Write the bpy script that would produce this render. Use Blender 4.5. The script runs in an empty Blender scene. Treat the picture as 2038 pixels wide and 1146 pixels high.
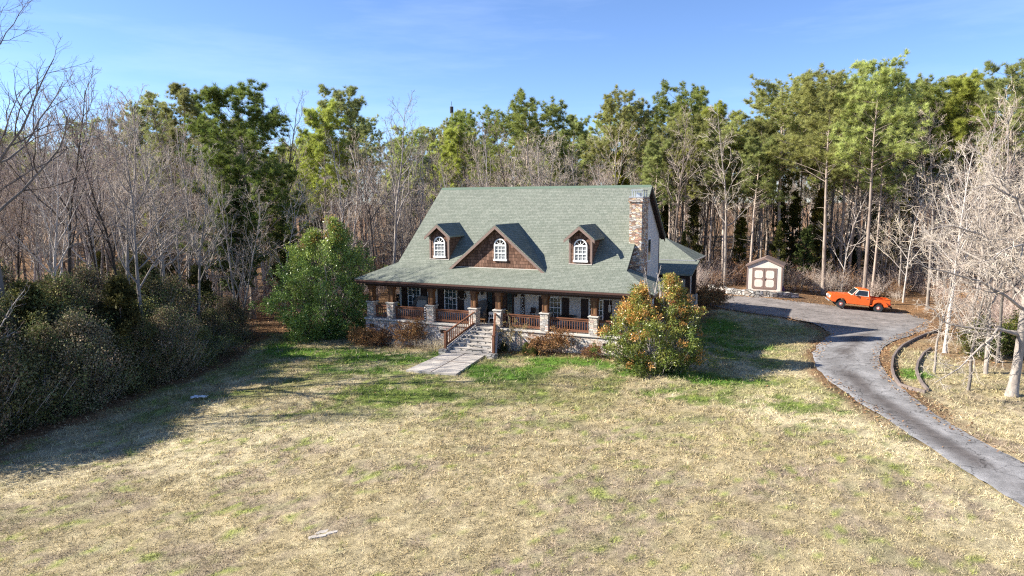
import bpy, bmesh, math, random
import numpy as np
from mathutils import Vector, Matrix

SC = bpy.context.scene
COL = SC.collection
R = math.radians

# ------------------------------------------------------------------ camera, sky, sun, exposure
FPX, PW, PH = 1359.0, 2038.0, 1146.0
PITCH, ROLL, CAMZ = R(7.21), -0.0044, 7.266
cam_d = bpy.data.cameras.new("camera")
cam_d.lens = 36.0 * FPX / PW
cam_d.sensor_width = 36.0
cam_d.clip_start, cam_d.clip_end = 0.1, 5000.0
cam = bpy.data.objects.new("camera", cam_d)
COL.objects.link(cam)
cam.matrix_world = Matrix.Translation((0, 0, CAMZ)) @ Matrix.Rotation(R(90) - PITCH, 4, 'X') @ Matrix.Rotation(ROLL, 4, 'Z')
SC.camera = cam

SUN_EL, SUN_AZ = R(31.5), R(-2.0)           # shadows fall towards +X, a touch towards the camera
world = bpy.data.worlds.new("World")
SC.world = world
world.use_nodes = True
wt = world.node_tree
wt.nodes.clear()
sky = wt.nodes.new('ShaderNodeTexSky')
sky.sky_type = 'NISHITA'
sky.sun_disc = False
sky.sun_elevation = SUN_EL
sky.sun_rotation = R(-90) - SUN_AZ
sky.altitude = 200
sky.air_density = 0.8
sky.dust_density = 0.1
sky.ozone_density = 3.5
# thin cirrus high in the sky
tc = wt.nodes.new('ShaderNodeTexCoord')
mp = wt.nodes.new('ShaderNodeMapping')
mp.inputs['Scale'].default_value = (1.2, 2.0, 9.0)
mp.inputs['Rotation'].default_value = (0.0, R(6), 0.0)
nz = wt.nodes.new('ShaderNodeTexNoise')
nz.inputs['Scale'].default_value = 1.7
nz.inputs['Detail'].default_value = 6
nz.inputs['Roughness'].default_value = 0.62
rp = wt.nodes.new('ShaderNodeValToRGB')
rp.color_ramp.elements[0].position = 0.50
rp.color_ramp.elements[1].position = 0.85
rp.color_ramp.elements[0].color = (0, 0, 0, 1)
rp.color_ramp.elements[1].color = (0.17, 0.17, 0.17, 1)
mx = wt.nodes.new('ShaderNodeMix')
mx.data_type = 'RGBA'
mx.inputs[7].default_value = (7.0, 7.6, 8.4, 1)
bg = wt.nodes.new('ShaderNodeBackground')
bg.inputs['Strength'].default_value = 0.085
wo = wt.nodes.new('ShaderNodeOutputWorld')
wt.links.new(tc.outputs['Generated'], mp.inputs['Vector'])
wt.links.new(mp.outputs[0], nz.inputs['Vector'])
wt.links.new(nz.outputs['Fac'], rp.inputs[0])
wt.links.new(rp.outputs[0], mx.inputs[0])
wt.links.new(sky.outputs[0], mx.inputs[6])
tint = wt.nodes.new('ShaderNodeMix')                # a clear, cold winter blue
tint.data_type = 'RGBA'; tint.blend_type = 'MULTIPLY'; tint.inputs[0].default_value = 1.0
tint.inputs[7].default_value = (0.835, 0.885, 1.02, 1)
wt.links.new(mx.outputs[2], tint.inputs[6])
wt.links.new(tint.outputs[2], bg.inputs['Color'])
wt.links.new(bg.outputs[0], wo.inputs[0])

sun_d = bpy.data.lights.new("sun", 'SUN')
sun_d.energy = 5.0
sun_d.angle = R(0.53)
sun_d.color = (1.0, 0.93, 0.82)
sun = bpy.data.objects.new("sun", sun_d)
COL.objects.link(sun)
_d = Vector((math.cos(SUN_EL) * math.cos(SUN_AZ), -math.cos(SUN_EL) * math.sin(SUN_AZ), -math.sin(SUN_EL)))
sun.rotation_euler = _d.to_track_quat('-Z', 'Y').to_euler()
sun.location = (-60, 0, 60)

SC.view_settings.view_transform = 'Standard'
SC.view_settings.look = 'None'
SC.view_settings.exposure = 1.42
SC.view_settings.gamma = 1.0
SC.cycles.max_bounces = 6
SC.cycles.transparent_max_bounces = 6
SC.cycles.use_denoising = False
SC.cycles.filter_width = 1.2
SC.cycles.sample_clamp_indirect = 6.0

# ------------------------------------------------------------------ numpy noise and the lie of the land
def lattice(seed):
    return np.random.default_rng(seed).random((128, 128))
def vnoise(x, y, g):
    xi, yi = np.floor(x).astype(int), np.floor(y).astype(int)
    fx, fy = x - xi, y - yi
    fx, fy = fx * fx * (3 - 2 * fx), fy * fy * (3 - 2 * fy)
    a, b = g[xi % 128, yi % 128], g[(xi + 1) % 128, yi % 128]
    c, d = g[xi % 128, (yi + 1) % 128], g[(xi + 1) % 128, (yi + 1) % 128]
    return (a * (1 - fx) + b * fx) * (1 - fy) + (c * (1 - fx) + d * fx) * fy
def fbm(x, y, scale, seed, octs=4):
    x, y = np.asarray(x, float) / scale, np.asarray(y, float) / scale
    s, amp, tot = 0.0, 1.0, 0.0
    for i in range(octs):
        s = s + amp * vnoise(x + 17.3 * i, y + 9.1 * i, lattice(seed + i)); tot += amp
        amp *= 0.55; x, y = x * 2.07, y * 2.03
    return s / tot
def sstep(a, b, x):
    t = np.clip((x - a) / (b - a), 0, 1)
    return t * t * (3 - 2 * t)

GP = np.array([(-9, 42.8, -1.66), (-3.4, 38.2, -1.27), (5.6, 36, -1.03), (14, 36, -1.0), (22, 40, -.95), (25.4, 52.95, -1.13), (28.0, 52.5, -1.43),
               (21.7, 58.5, -.6), (17, 53, -.85), (31, 52, -1.6), (0, 58, -1.0), (-14, 52, -1.6), (-25, 45, -1.9), (-20, 25, -1.9), (-40, 60, -2.2), (0, 25, -1.5), (0, 14, -1.65), (-12, 18, -1.9),
               (15, 25, -1.2), (20, 28, -1.1), (32, 30, -1.3), (34, 44, -1.3), (12, 14, -1.4), (0, 0, -2), (-20, 0, -2), (25, 5, -1.5), (0, 110, 0), (60, 100, .5),
               (-60, 100, -1.5), (0, 300, 0), (200, 200, 0), (-200, 200, -1), (0, -200, -2), (200, -100, -2), (-200, -100, -2)], float)
def gz(x, y):
    x, y = np.asarray(x, float), np.asarray(y, float)
    num, den = np.zeros_like(x), np.zeros_like(x)
    for px, py, pz in GP:
        w = 1.0 / ((x - px) ** 2 + (y - py) ** 2 + 9.0) ** 1.6
        num = num + w * pz; den = den + w
    return num / den
def ray(px, py):
    a, b = px - PW / 2, py - PH / 2
    cr, sr = math.cos(-ROLL), math.sin(-ROLL)
    a, b = a * cr - b * sr, a * sr + b * cr
    return (a / FPX, math.cos(PITCH) - b / FPX * math.sin(PITCH), -math.sin(PITCH) - b / FPX * math.cos(PITCH))
def on_ground(px, py):
    r = ray(px, py); z = -1.3
    for _ in range(12):
        t = (z - CAMZ) / r[2]; x, y = r[0] * t, r[1] * t
        z = 0.5 * z + 0.5 * float(gz(x, y))
    return x, y, float(gz(x, y))
def at_dist(px, y):
    """ground point at depth y along the picture column px"""
    r = ray(px, 560); t = y / r[1]
    return r[0] * t, y, float(gz(r[0] * t, y))
def poly_sd(x, y, poly):
    """signed distance to a polygon, negative inside"""
    P = np.asarray(poly, float); n = len(P)
    d2 = np.full(np.shape(x), 1e18); ins = np.zeros(np.shape(x), bool)
    for i in range(n):
        a, b = P[i], P[(i + 1) % n]; e = b - a
        wx, wy = x - a[0], y - a[1]
        t = np.clip((wx * e[0] + wy * e[1]) / (e @ e + 1e-12), 0, 1)
        d2 = np.minimum(d2, (wx - e[0] * t) ** 2 + (wy - e[1] * t) ** 2)
        c = ((a[1] > y) != (b[1] > y))
        with np.errstate(divide='ignore', invalid='ignore'):
            xi = a[0] + (y - a[1]) / (b[1] - a[1] + 1e-15) * (b[0] - a[0])
        ins ^= c & (x < xi)
    d = np.sqrt(d2)
    return np.where(ins, -d, d)

# ------------------------------------------------------------------ objects
def tag(o, label=None, cat=None, group=None, kind=None):
    if label: o['label'] = label
    if cat: o['category'] = cat
    if group: o['group'] = group
    if kind: o['kind'] = kind
    return o
def empty(name, loc, rz=0.0):
    o = bpy.data.objects.new(name, None)
    o.empty_display_size = 0.3
    COL.objects.link(o); o.location = loc; o.rotation_euler = (0, 0, rz)
    return o
def copy_tree(o):
    c = o.copy(); COL.objects.link(c)
    for ch in list(o.children):
        d = ch.copy(); COL.objects.link(d); d.parent = c
        for g in list(ch.children):
            e = g.copy(); COL.objects.link(e); e.parent = d
    return c
def link(name, me, mat, parent=None):
    o = bpy.data.objects.new(name, me)
    COL.objects.link(o)
    for m in (mat if isinstance(mat, (list, tuple)) else [mat]): me.materials.append(m)
    if parent is not None: o.parent = parent
    return o
def np_mesh(name, V, F, col=None, smooth=False, mi=None):
    """V (n,3), F list of int arrays (m,3) or (m,4); col (n,3) point colour"""
    me = bpy.data.meshes.new(name)
    F = [f for f in F if len(f)]
    me.vertices.add(len(V)); me.vertices.foreach_set('co', np.asarray(V, np.float32).ravel())
    nl = sum(f.size for f in F); npoly = sum(len(f) for f in F)
    me.loops.add(nl); me.loops.foreach_set('vertex_index', np.concatenate([f.ravel() for f in F]).astype(np.int32))
    me.polygons.add(npoly)
    tot = np.concatenate([np.full(len(f), f.shape[1]) for f in F]).astype(np.int32)
    st = np.concatenate([[0], np.cumsum(tot)[:-1]]).astype(np.int32)
    me.polygons.foreach_set('loop_start', st)
    me.polygons.foreach_set('use_smooth', np.full(npoly, smooth))
    if mi is not None: me.polygons.foreach_set('material_index', np.asarray(mi, np.int32))
    me.update(calc_edges=True); me.validate()
    if col is not None:
        a = me.color_attributes.new('Col', 'FLOAT_COLOR', 'POINT')
        a.data.foreach_set('color', np.concatenate([col, np.ones((len(V), 1))], 1).astype(np.float32).ravel())
    return me
def box_uv(me):
    """UVs in metres, along and up each face"""
    uv = me.uv_layers.new(name='UVMap')
    for p in me.polygons:
        n = p.normal
        t = Vector((0, 0, 1)).cross(n)
        t = Vector((1, 0, 0)) if t.length < 1e-3 else t.normalized()
        b = n.cross(t)
        for li in p.loop_indices:
            c = me.vertices[me.loops[li].vertex_index].co
            uv.data[li].uv = (c.dot(t), c.dot(b))
class MB:
    """collects shapes into ONE mesh"""
    def __init__(s): s.v = []; s.f = []; s.m = []
    def add(s, vs, fs, mi=0):
        k = len(s.v); s.v += [tuple(v) for v in vs]; s.f += [[k + i for i in f] for f in fs]; s.m += [mi] * len(fs); return s
    def box(s, x0, x1, y0, y1, z0, z1, mi=0):
        return s.add([(x0, y0, z0), (x1, y0, z0), (x1, y1, z0), (x0, y1, z0), (x0, y0, z1), (x1, y0, z1), (x1, y1, z1), (x0, y1, z1)],
                     [(0, 3, 2, 1), (4, 5, 6, 7), (0, 1, 5, 4), (1, 2, 6, 5), (2, 3, 7, 6), (3, 0, 4, 7)], mi)
    def prism(s, pts, a, b, axis='y', mi=0):
        """pts: 2D outline; extruded from a to b along axis (x: pts are (y,z); y: pts are (x,z); z: pts are (x,y))"""
        mk = {'x': lambda p, c: (c, p[0], p[1]), 'y': lambda p, c: (p[0], c, p[1]), 'z': lambda p, c: (p[0], p[1], c)}[axis]
        n = len(pts)
        return s.add([mk(p, a) for p in pts] + [mk(p, b) for p in pts],
                     [tuple(range(n)), tuple(range(2 * n - 1, n - 1, -1))] + [(i, i + n, (i + 1) % n + n, (i + 1) % n) for i in range(n)], mi)
    def bar(s, p, q, w, h, mi=0):
        """rectangular bar from p to q, w wide (horizontal), h tall"""
        p, q = Vector(p), Vector(q); t = (q - p).normalized()
        a = Vector((0, 0, 1)).cross(t); a = Vector((1, 0, 0)) if a.length < 1e-4 else a.normalized()
        b = t.cross(a); vs = []
        for c in (p, q):
            for i, j in ((-1, -1), (1, -1), (1, 1), (-1, 1)): vs.append(c + a * (i * w / 2) + b * (j * h / 2))
        return s.add(vs, [(0, 3, 2, 1), (4, 5, 6, 7), (0, 1, 5, 4), (1, 2, 6, 5), (2, 3, 7, 6), (3, 0, 4, 7)], mi)
    def cyl(s, p, q, r0, r1=None, n=12, mi=0, caps=True):
        r1 = r0 if r1 is None else r1
        p, q = Vector(p), Vector(q); t = (q - p).normalized()
        a = t.orthogonal().normalized(); b = t.cross(a); vs = []
        for c, r in ((p, r0), (q, r1)):
            for i in range(n):
                g = 2 * math.pi * i / n; vs.append(c + a * (r * math.cos(g)) + b * (r * math.sin(g)))
        fs = [(i, (i + 1) % n, n + (i + 1) % n, n + i) for i in range(n)]
        if caps: fs += [tuple(range(n - 1, -1, -1)), tuple(range(n, 2 * n))]
        return s.add(vs, fs, mi)
    def lathe(s, prof, c=(0, 0, 0), n=16, mi=0):
        """prof: (r,z) pairs turned about the z axis through c"""
        vs = []
        for r, z in prof:
            for i in range(n):
                g = 2 * math.pi * i / n; vs.append((c[0] + r * math.cos(g), c[1] + r * math.sin(g), c[2] + z))
        fs = []
        for k in range(len(prof) - 1):
            for i in range(n): fs.append((k * n + i, k * n + (i + 1) % n, (k + 1) * n + (i + 1) % n, (k + 1) * n + i))
        fs += [tuple(range(n - 1, -1, -1)), tuple(range((len(prof) - 1) * n, len(prof) * n))]
        return s.add(vs, fs, mi)
    def slab(s, vs, fs, th, mi=0):
        """roof planes (top faces, shared corners) given a thickness straight down"""
        n = len(vs); low = [(x, y, z - th) for x, y, z in vs]
        ed = {}
        for f in fs:
            for i in range(len(f)): ed[(f[i], f[(i + 1) % len(f)])] = 1
        out = [tuple(f) for f in fs] + [tuple(n + i for i in reversed(f)) for f in fs]
        out += [(b, a, n + a, n + b) for (a, b) in ed if (b, a) not in ed]
        return s.add(list(vs) + low, out, mi)
    def build(s, name, mat, parent=None, bevel=0.0, smooth=False):
        me = bpy.data.meshes.new(name)
        me.from_pydata(s.v, [], s.f)
        if any(s.m): me.polygons.foreach_set('material_index', s.m)
        bm = bmesh.new(); bm.from_mesh(me)
        bmesh.ops.recalc_face_normals(bm, faces=bm.faces)
        if bevel:
            bmesh.ops.bevel(bm, geom=[e for e in bm.edges if e.calc_face_angle(0) > 0.5], offset=bevel, segments=2, affect='EDGES', clamp_overlap=True)
        bm.to_mesh(me); bm.free()
        box_uv(me)
        if smooth: me.polygons.foreach_set('use_smooth', [True] * len(me.polygons))
        return link(name, me, mat, parent)

# ------------------------------------------------------------------ procedural materials
class NT:
    def __init__(s, name, rough=0.8, spec=0.3):
        s.m = bpy.data.materials.new(name); s.m.use_nodes = True
        s.t = s.m.node_tree; s.b = s.t.nodes['Principled BSDF']
        s.b.inputs['Roughness'].default_value = rough
        s.b.inputs['Specular IOR Level'].default_value = spec
    def n(s, typ, ins=None, **pr):
        nd = s.t.nodes.new(typ)
        for k, v in pr.items(): setattr(nd, k, v)
        for k, v in (ins or {}).items(): s.set(nd.inputs[k], v)
        return nd
    def set(s, sock, v):
        if isinstance(v, bpy.types.NodeSocket): s.t.links.new(v, sock)
        elif isinstance(v, bpy.types.Node): s.t.links.new(v.outputs[0], sock)
        else:
            if isinstance(v, (tuple, list)) and len(v) == 3 and sock.type == 'RGBA': v = (*v, 1)
            sock.default_value = v
    def uv(s, sc=(1, 1, 1)):
        return s.n('ShaderNodeMapping', {'Vector': s.n('ShaderNodeTexCoord').outputs['UV'], 'Scale': sc}).outputs[0]
    def obj(s, sc=(1, 1, 1)):
        return s.n('ShaderNodeMapping', {'Vector': s.n('ShaderNodeTexCoord').outputs['Object'], 'Scale': sc}).outputs[0]
    def pos(s, sc=(1, 1, 1)):
        return s.n('ShaderNodeMapping', {'Vector': s.n('ShaderNodeNewGeometry').outputs['Position'], 'Scale': sc}).outputs[0]
    def noise(s, vec, scale, detail=4, rough=0.55):
        return s.n('ShaderNodeTexNoise', {'Vector': vec, 'Scale': scale, 'Detail': detail, 'Roughness': rough}).outputs['Fac']
    def ramp(s, fac, stops, interp='LINEAR'):
        r = s.n('ShaderNodeValToRGB', {0: fac}); r.color_ramp.interpolation = interp
        e = r.color_ramp.elements
        while len(e) < len(stops): e.new(0.5)
        for el, (p, c) in zip(e, stops):
            el.position = p; el.color = (*c, 1) if isinstance(c, (tuple, list)) else (c, c, c, 1)
        return r.outputs[0]
    def mix(s, fac, a, b, blend='MIX'):
        m = s.n('ShaderNodeMix', data_type='RGBA', blend_type=blend)
        s.set(m.inputs[0], fac); s.set(m.inputs[6], a); s.set(m.inputs[7], b)
        return m.outputs[2]
    def math(s, op, a, b=0.0):
        return s.n('ShaderNodeMath', {0: a, 1: b}, operation=op).outputs[0]
    def attr(s, name='Col'):
        return s.n('ShaderNodeAttribute', attribute_name=name).outputs['Color']
    def rnd(s):
        return s.n('ShaderNodeObjectInfo').outputs['Random']
    def col(s, c): s.set(s.b.inputs['Base Color'], c); return s
    def bump(s, h, strength=0.5, dist=0.02):
        s.set(s.b.inputs['Normal'], s.n('ShaderNodeBump', {'Height': h, 'Strength': strength, 'Distance': dist}).outputs[0]); return s
def plain(name, c, rough=0.6, var=0.15, scale=6, spec=0.3, metal=0.0, bump=0.0):
    t = NT(name, rough, spec)
    f = t.noise(t.obj(), scale, 5)
    t.col(t.mix(f, tuple(x * (1 - var) for x in c), tuple(min(1, x * (1 + var)) for x in c)))
    t.b.inputs['Metallic'].default_value = metal
    if bump: t.bump(f, bump, 0.01)
    return t.m

MT = {}
def m_ground():
    t = NT('ground_soil', 0.95, 0.1)
    p = t.pos()
    f1, f2, f3 = t.noise(p, 9, 6, .7), t.noise(p, 34, 4, .7), t.noise(p, 1.6, 5, .6)
    v = t.math('ADD', t.math('MULTIPLY', f1, .5), t.math('MULTIPLY', f2, .5))
    c = t.mix(1.0, t.attr(), t.ramp(v, [(.32, .32), (.5, .90), (.68, 1.45)]), 'MULTIPLY')
    c = t.mix(1.0, c, t.ramp(f3, [(.3, .8), (.7, 1.15)]), 'MULTIPLY')
    t.col(c); t.bump(v, 1.0, 0.10)
    return t.m
MT['ground'] = m_ground()
def m_grass():
    t = NT('grass_blades', 0.8, 0.15); t.col(t.attr())
    tr = t.n('ShaderNodeBsdfTranslucent', {'Color': t.attr()})
    ms = t.n('ShaderNodeMixShader', {0: 0.25, 1: t.b.outputs[0], 2: tr.outputs[0]})
    t.t.links.new(ms.outputs[0], t.t.nodes['Material Output'].inputs[0])
    return t.m
MT['grass'] = m_grass()
def m_leaf(name, rough, transl, spec=0.3):
    t = NT(name, rough, spec)
    hv = t.n('ShaderNodeHueSaturation', {'Hue': t.math('ADD', .485, t.math('MULTIPLY', t.rnd(), .03)), 'Value': t.math('ADD', .75, t.math('MULTIPLY', t.rnd(), .5)), 'Color': t.attr()})
    t.col(hv.outputs[0])
    tr = t.n('ShaderNodeBsdfTranslucent', {'Color': hv.outputs[0]})
    ms = t.n('ShaderNodeMixShader', {0: transl, 1: t.b.outputs[0], 2: tr.outputs[0]})
    t.t.links.new(ms.outputs[0], t.t.nodes['Material Output'].inputs[0])
    return t.m
MT['needle'] = m_leaf('pine_needles', .6, .45)
MT['leaf'] = m_leaf('glossy_leaves', .38, .25, .5)
MT['dullleaf'] = m_leaf('dull_leaves', .75, .2, .15)
def m_bark(name, a, b, scale=(14, 14, 2.2)):
    t = NT(name, 0.9, 0.1)
    f, g = t.noise(t.obj(scale), 1.0, 6, .65), t.noise(t.obj((1, 1, .5)), 1.1, 3)
    c = t.mix(t.ramp(f, [(.3, 0.0), (.7, 1.0)]), a, b)
    c = t.mix(t.ramp(g, [(.45, 0.0), (.75, .35)]), c, tuple(min(1, x * 1.5) for x in b))
    hv = t.n('ShaderNodeHueSaturation', {'Value': t.math('ADD', .50, t.math('MULTIPLY', t.rnd(), .95)), 'Color': c})
    t.col(hv.outputs[0]); t.bump(f, .6, .03)
    return t.m
MT['bark'] = m_bark('grey_bark', (.19, .165, .15), (.46, .42, .385))
MT['bark_dark'] = m_bark('dark_bark', (.05, .04, .035), (.14, .115, .095))
MT['bark_pale'] = m_bark('pale_bark', (.15, .13, .115), (.315, .28, .245), (5, 5, 2.0))
MT['bark_pine'] = m_bark('pine_bark', (.19, .145, .12), (.44, .37, .31), (9, 9, 2.0))
def m_twig(name, c):
    t = NT(name, .9, .1)
    hv = t.n('ShaderNodeHueSaturation', {'Hue': t.math('ADD', .485, t.math('MULTIPLY', t.rnd(), .03)), 'Value': t.math('ADD', .7, t.math('MULTIPLY', t.rnd(), .6)), 'Color': t.attr()})
    t.col(hv.outputs[0]); return t.m
MT['twig'] = m_twig('bare_twigs', 0)

def m_shingle():
    t = NT('green_shingles', .9, .2)
    uv = t.uv()
    br = t.n('ShaderNodeTexBrick', {'Vector': uv, 'Color1': (.146, .164, .134, 1), 'Color2': (.197, .212, .178, 1), 'Mortar': (.07, .085, .065, 1), 'Scale': 1.0, 'Mortar Size': .010, 'Mortar Smooth': .3,
                                    'Bias': .0, 'Brick Width': .26, 'Row Height': .145}, offset=.37, offset_frequency=3)
    f = t.noise(uv, 1.1, 5); g = t.noise(uv, 30, 3, .8)
    c = t.mix(1.0, br.outputs[0], t.ramp(f, [(.3, .93), (.7, 1.06)]), 'MULTIPLY')
    c = t.mix(1.0, c, t.ramp(g, [(.3, .86), (.7, 1.14)]), 'MULTIPLY')
    t.col(c)
    # each course is a small step: saw-tooth height
    sx = t.n('ShaderNodeSeparateXYZ', {0: uv})
    saw = t.math('SUBTRACT', 1.0, t.math('FRACT', t.math('DIVIDE', sx.outputs[1], .145)))
    h = t.math('ADD', saw, t.math('MULTIPLY', g, .3))
    t.bump(h, .8, .02)
    return t.m
MT['shingle'] = m_shingle()
def m_stone(name, cols, sc=(3.2, 6.6, 1), mortar=(.33, .30, .26), mw=.05):
    t = NT(name, .9, .2)
    uv = t.uv(sc)
    wob = t.n('ShaderNodeTexNoise', {'Vector': uv, 'Scale': 1.3, 'Detail': 2})
    vv = t.n('ShaderNodeVectorMath', {0: uv, 1: t.n('ShaderNodeVectorMath', {0: wob.outputs['Color'], 'Scale': .45}, operation='SCALE').outputs[0]}, operation='ADD').outputs[0]
    vo = t.n('ShaderNodeTexVoronoi', {'Vector': vv, 'Scale': 1.0, 'Randomness': .9}, voronoi_dimensions='2D')
    ve = t.n('ShaderNodeTexVoronoi', {'Vector': vv, 'Scale': 1.0, 'Randomness': .9}, voronoi_dimensions='2D', feature='DISTANCE_TO_EDGE')
    sp = t.n('ShaderNodeSeparateColor', {0: vo.outputs['Color']})
    k = len(cols)
    c = t.ramp(sp.outputs[0], [(i / k, q) for i, q in enumerate(cols)], 'CONSTANT')
    c = t.mix(1.0, c, t.ramp(sp.outputs[1], [(0, .62), (1, 1.25)]), 'MULTIPLY')
    f = t.noise(uv, 5, 5, .7)
    c = t.mix(1.0, c, t.ramp(f, [(.3, .75), (.7, 1.2)]), 'MULTIPLY')
    e = t.ramp(ve.outputs['Distance'], [(mw * .5, 0.0), (mw * 1.6, 1.0)])
    t.col(t.mix(e, mortar, c))
    t.bump(t.math('ADD', t.math('MULTIPLY', e, 1.0), t.math('MULTIPLY', f, .35)), 1.0, .045)
    return t.m
MT['stone'] = m_stone('ledge_stone', [(.64, .55, .45), (.48, .42, .36), (.72, .66, .58), (.58, .44, .38), (.42, .40, .38), (.67, .57, .49), (.55, .53, .50)], (4.2, 8.0, 1), (.46, .42, .37))
MT['stone_step'] = m_stone('step_stone', [(.40, .38, .35), (.50, .47, .43), (.32, .31, .30), (.46, .42, .37)], (2.3, 5.4, 1), (.10, .10, .095), .07)
MT['stone_chim'] = m_stone('chimney_stone', [(.60, .43, .28), (.44, .26, .19), (.70, .56, .40), (.52, .47, .42), (.38, .26, .20), (.66, .62, .57)], (4.4, 10.5, 1), (.30, .25, .20))
MT['stone_wall'] = m_stone('field_stone', [(.40, .38, .35), (.30, .29, .27), (.47, .44, .40), (.36, .31, .27)], (2.2, 4.2, 1), (.12, .11, .10), .09)
def m_shake():
    t = NT('cedar_shakes', .85, .2); uv = t.uv()
    br = t.n('ShaderNodeTexBrick', {'Vector': uv, 'Color1': (.085, .045, .030, 1), 'Color2': (.20, .115, .08, 1), 'Mortar': (.025, .014, .010, 1), 'Scale': 1.0, 'Mortar Size': .010, 'Mortar Smooth': .2,
                                    'Bias': .0, 'Brick Width': .19, 'Row Height': .19}, offset=.43, offset_frequency=2, squash=.8, squash_frequency=3)
    f = t.noise(t.uv((18, 2, 1)), 1, 5)
    t.col(t.mix(1.0, br.outputs[0], t.ramp(f, [(.3, .75), (.7, 1.25)]), 'MULTIPLY'))
    sx = t.n('ShaderNodeSeparateXYZ', {0: uv})
    t.bump(t.math('SUBTRACT', 1.0, t.math('FRACT', t.math('DIVIDE', sx.outputs[1], .19))), .8, .025)
    return t.m
MT['shake'] = m_shake()
def m_siding(name, c, pitch=.16, vert=False):
    t = NT(name, .65, .3); uv = t.uv()
    sx = t.n('ShaderNodeSeparateXYZ', {0: uv})
    fr = t.math('FRACT', t.math('DIVIDE', sx.outputs[0 if vert else 1], pitch))
    line = t.ramp(fr, [(0, .62), (.07, 1.0)])
    f = t.noise(uv, 2.2, 5)
    t.col(t.mix(1.0, t.mix(1.0, c, line, 'MULTIPLY'), t.ramp(f, [(.3, .9), (.7, 1.06)]), 'MULTIPLY'))
    t.bump(t.math('SUBTRACT', 1.0, fr) if not vert else t.ramp(fr, [(0, 0.0), (.1, 1.0)]), .6, .015)
    return t.m
MT['siding'] = m_siding('lap_siding', (.60, .57, .53))
MT['shed_siding'] = m_siding('grooved_panel', (.60, .545, .49), .2, True)
def m_wood(name, a, b, sc=(3, 3, 22)):
    t = NT(name, .6, .3)
    f = t.noise(t.obj(sc), 1.6, 6, .6); g = t.noise(t.obj(), 2.0, 3)
    t.col(t.mix(1.0, t.mix(f, a, b), t.ramp(g, [(.3, .8), (.7, 1.15)]), 'MULTIPLY')); t.bump(f, .3, .006)
    return t.m
MT['post'] = m_wood('stained_post', (.13, .062, .026), (.29, .155, .070), (9, 9, 1.2))
MT['postframe'] = m_wood('stained_post_edge', (.085, .04, .02), (.17, .08, .04), (9, 9, 1.2))
MT['rail'] = m_wood('stained_rail', (.10, .040, .022), (.215, .092, .050), (2, 9, 9))
MT['dark'] = plain('dark_brown_paint', (.035, .018, .013), .55)
MT['brown'] = plain('brown_trim', (.205, .145, .122), .6, .2)
MT['gutter'] = plain('brown_gutter', (.085, .045, .036), .45)
MT['soffit'] = plain('soffit_boards', (.10, .065, .05), .7)
MT['white'] = plain('white_trim', (.80, .80, .78), .45, .05)
MT['lgrey'] = plain('weathered_cream', (.52, .49, .44), .7)
def m_concrete(name, c, wet=.25):
    t = NT(name, .9, .2); p = t.obj()
    f, g = t.noise(p, 1.3, 6, .65), t.noise(p, 30, 4, .7)
    c1 = t.mix(t.ramp(f, [(.35, 0.0), (.7, 1.0)]), tuple(x * (1 - wet) for x in c), c)
    t.col(t.mix(1.0, c1, t.ramp(g, [(.3, .78), (.7, 1.15)]), 'MULTIPLY')); t.bump(g, .4, .01)
    return t.m
MT['concrete'] = m_concrete('concrete', (.49, .45, .40))
MT['sill'] = m_concrete('sill_stone', (.58, .55, .50))
def m_glass(name, c=(.02, .025, .03), rough=.08):
    t = NT(name, rough, .8); t.col(c)
    t.bump(t.noise(t.obj(), 1.5, 2), .08, .02); return t.m
MT['glass'] = m_glass('dark_window_glass')
MT['glassblue'] = m_glass('porch_window_glass', (.035, .06, .07))
def m_blind():
    t = NT('window_with_blind', .15, .7)
    sx = t.n('ShaderNodeSeparateXYZ', {0: t.uv()})
    fr = t.math('FRACT', t.math('MULTIPLY', sx.outputs[1], 17))
    f = t.noise(t.uv(), 3.0, 2)
    t.col(t.mix(t.ramp(fr, [(.35, 0.0), (.5, 1.0)]), t.mix(f, (.05, .06, .07), (.18, .19, .20)), (.30, .32, .33))); return t.m
MT['blind'] = m_blind()
def m_asphalt():
    t = NT('worn_asphalt', .9, .25); p = t.pos()
    at = t.n('ShaderNodeAttribute', attribute_name='Col').outputs['Color']
    f, g, h = t.noise(p, .8, 6, .62), t.noise(p, 40, 3, .8), t.noise(t.pos((.5, .5, 1)), 5, 6, .7)
    c = t.mix(1.0, at, t.ramp(f, [(.32, .78), (.5, .97), (.68, 1.16)]), 'MULTIPLY')
    c = t.mix(1.0, c, t.ramp(g, [(.3, .55), (.7, 1.45)]), 'MULTIPLY')
    vc = t.n('ShaderNodeTexVoronoi', {'Vector': t.n('ShaderNodeVectorMath', {0: p, 1: t.n('ShaderNodeTexNoise', {'Vector': p, 'Scale': 2.2, 'Detail': 4}).outputs['Color']}, operation='ADD').outputs[0], 'Scale': .62}, feature='DISTANCE_TO_EDGE')
    c = t.mix(1.0, c, t.ramp(vc.outputs['Distance'], [(.0, .35), (.022, 1.0)]), 'MULTIPLY')
    c = t.mix(1.0, c, t.ramp(h, [(.35, .75), (.65, 1.15)]), 'MULTIPLY')
    t.col(c); t.bump(g, .7, .02); return t.m
MT['asphalt'] = m_asphalt()
MT['metal'] = plain('galvanised_metal', (.55, .57, .58), .35, .12, 8, .5, .7)
MT['iron'] = plain('black_iron', (.02, .02, .022), .5)
MT['wicker'] = plain('grey_wicker', (.16, .145, .13), .85, .35, 30)
MT['cushion'] = plain('tan_cushion', (.40, .36, .30), .9, .2, 8)
MT['timber'] = m_wood('weathered_timber', (.12, .095, .085), (.26, .215, .19), (6, 6, 6))

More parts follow.
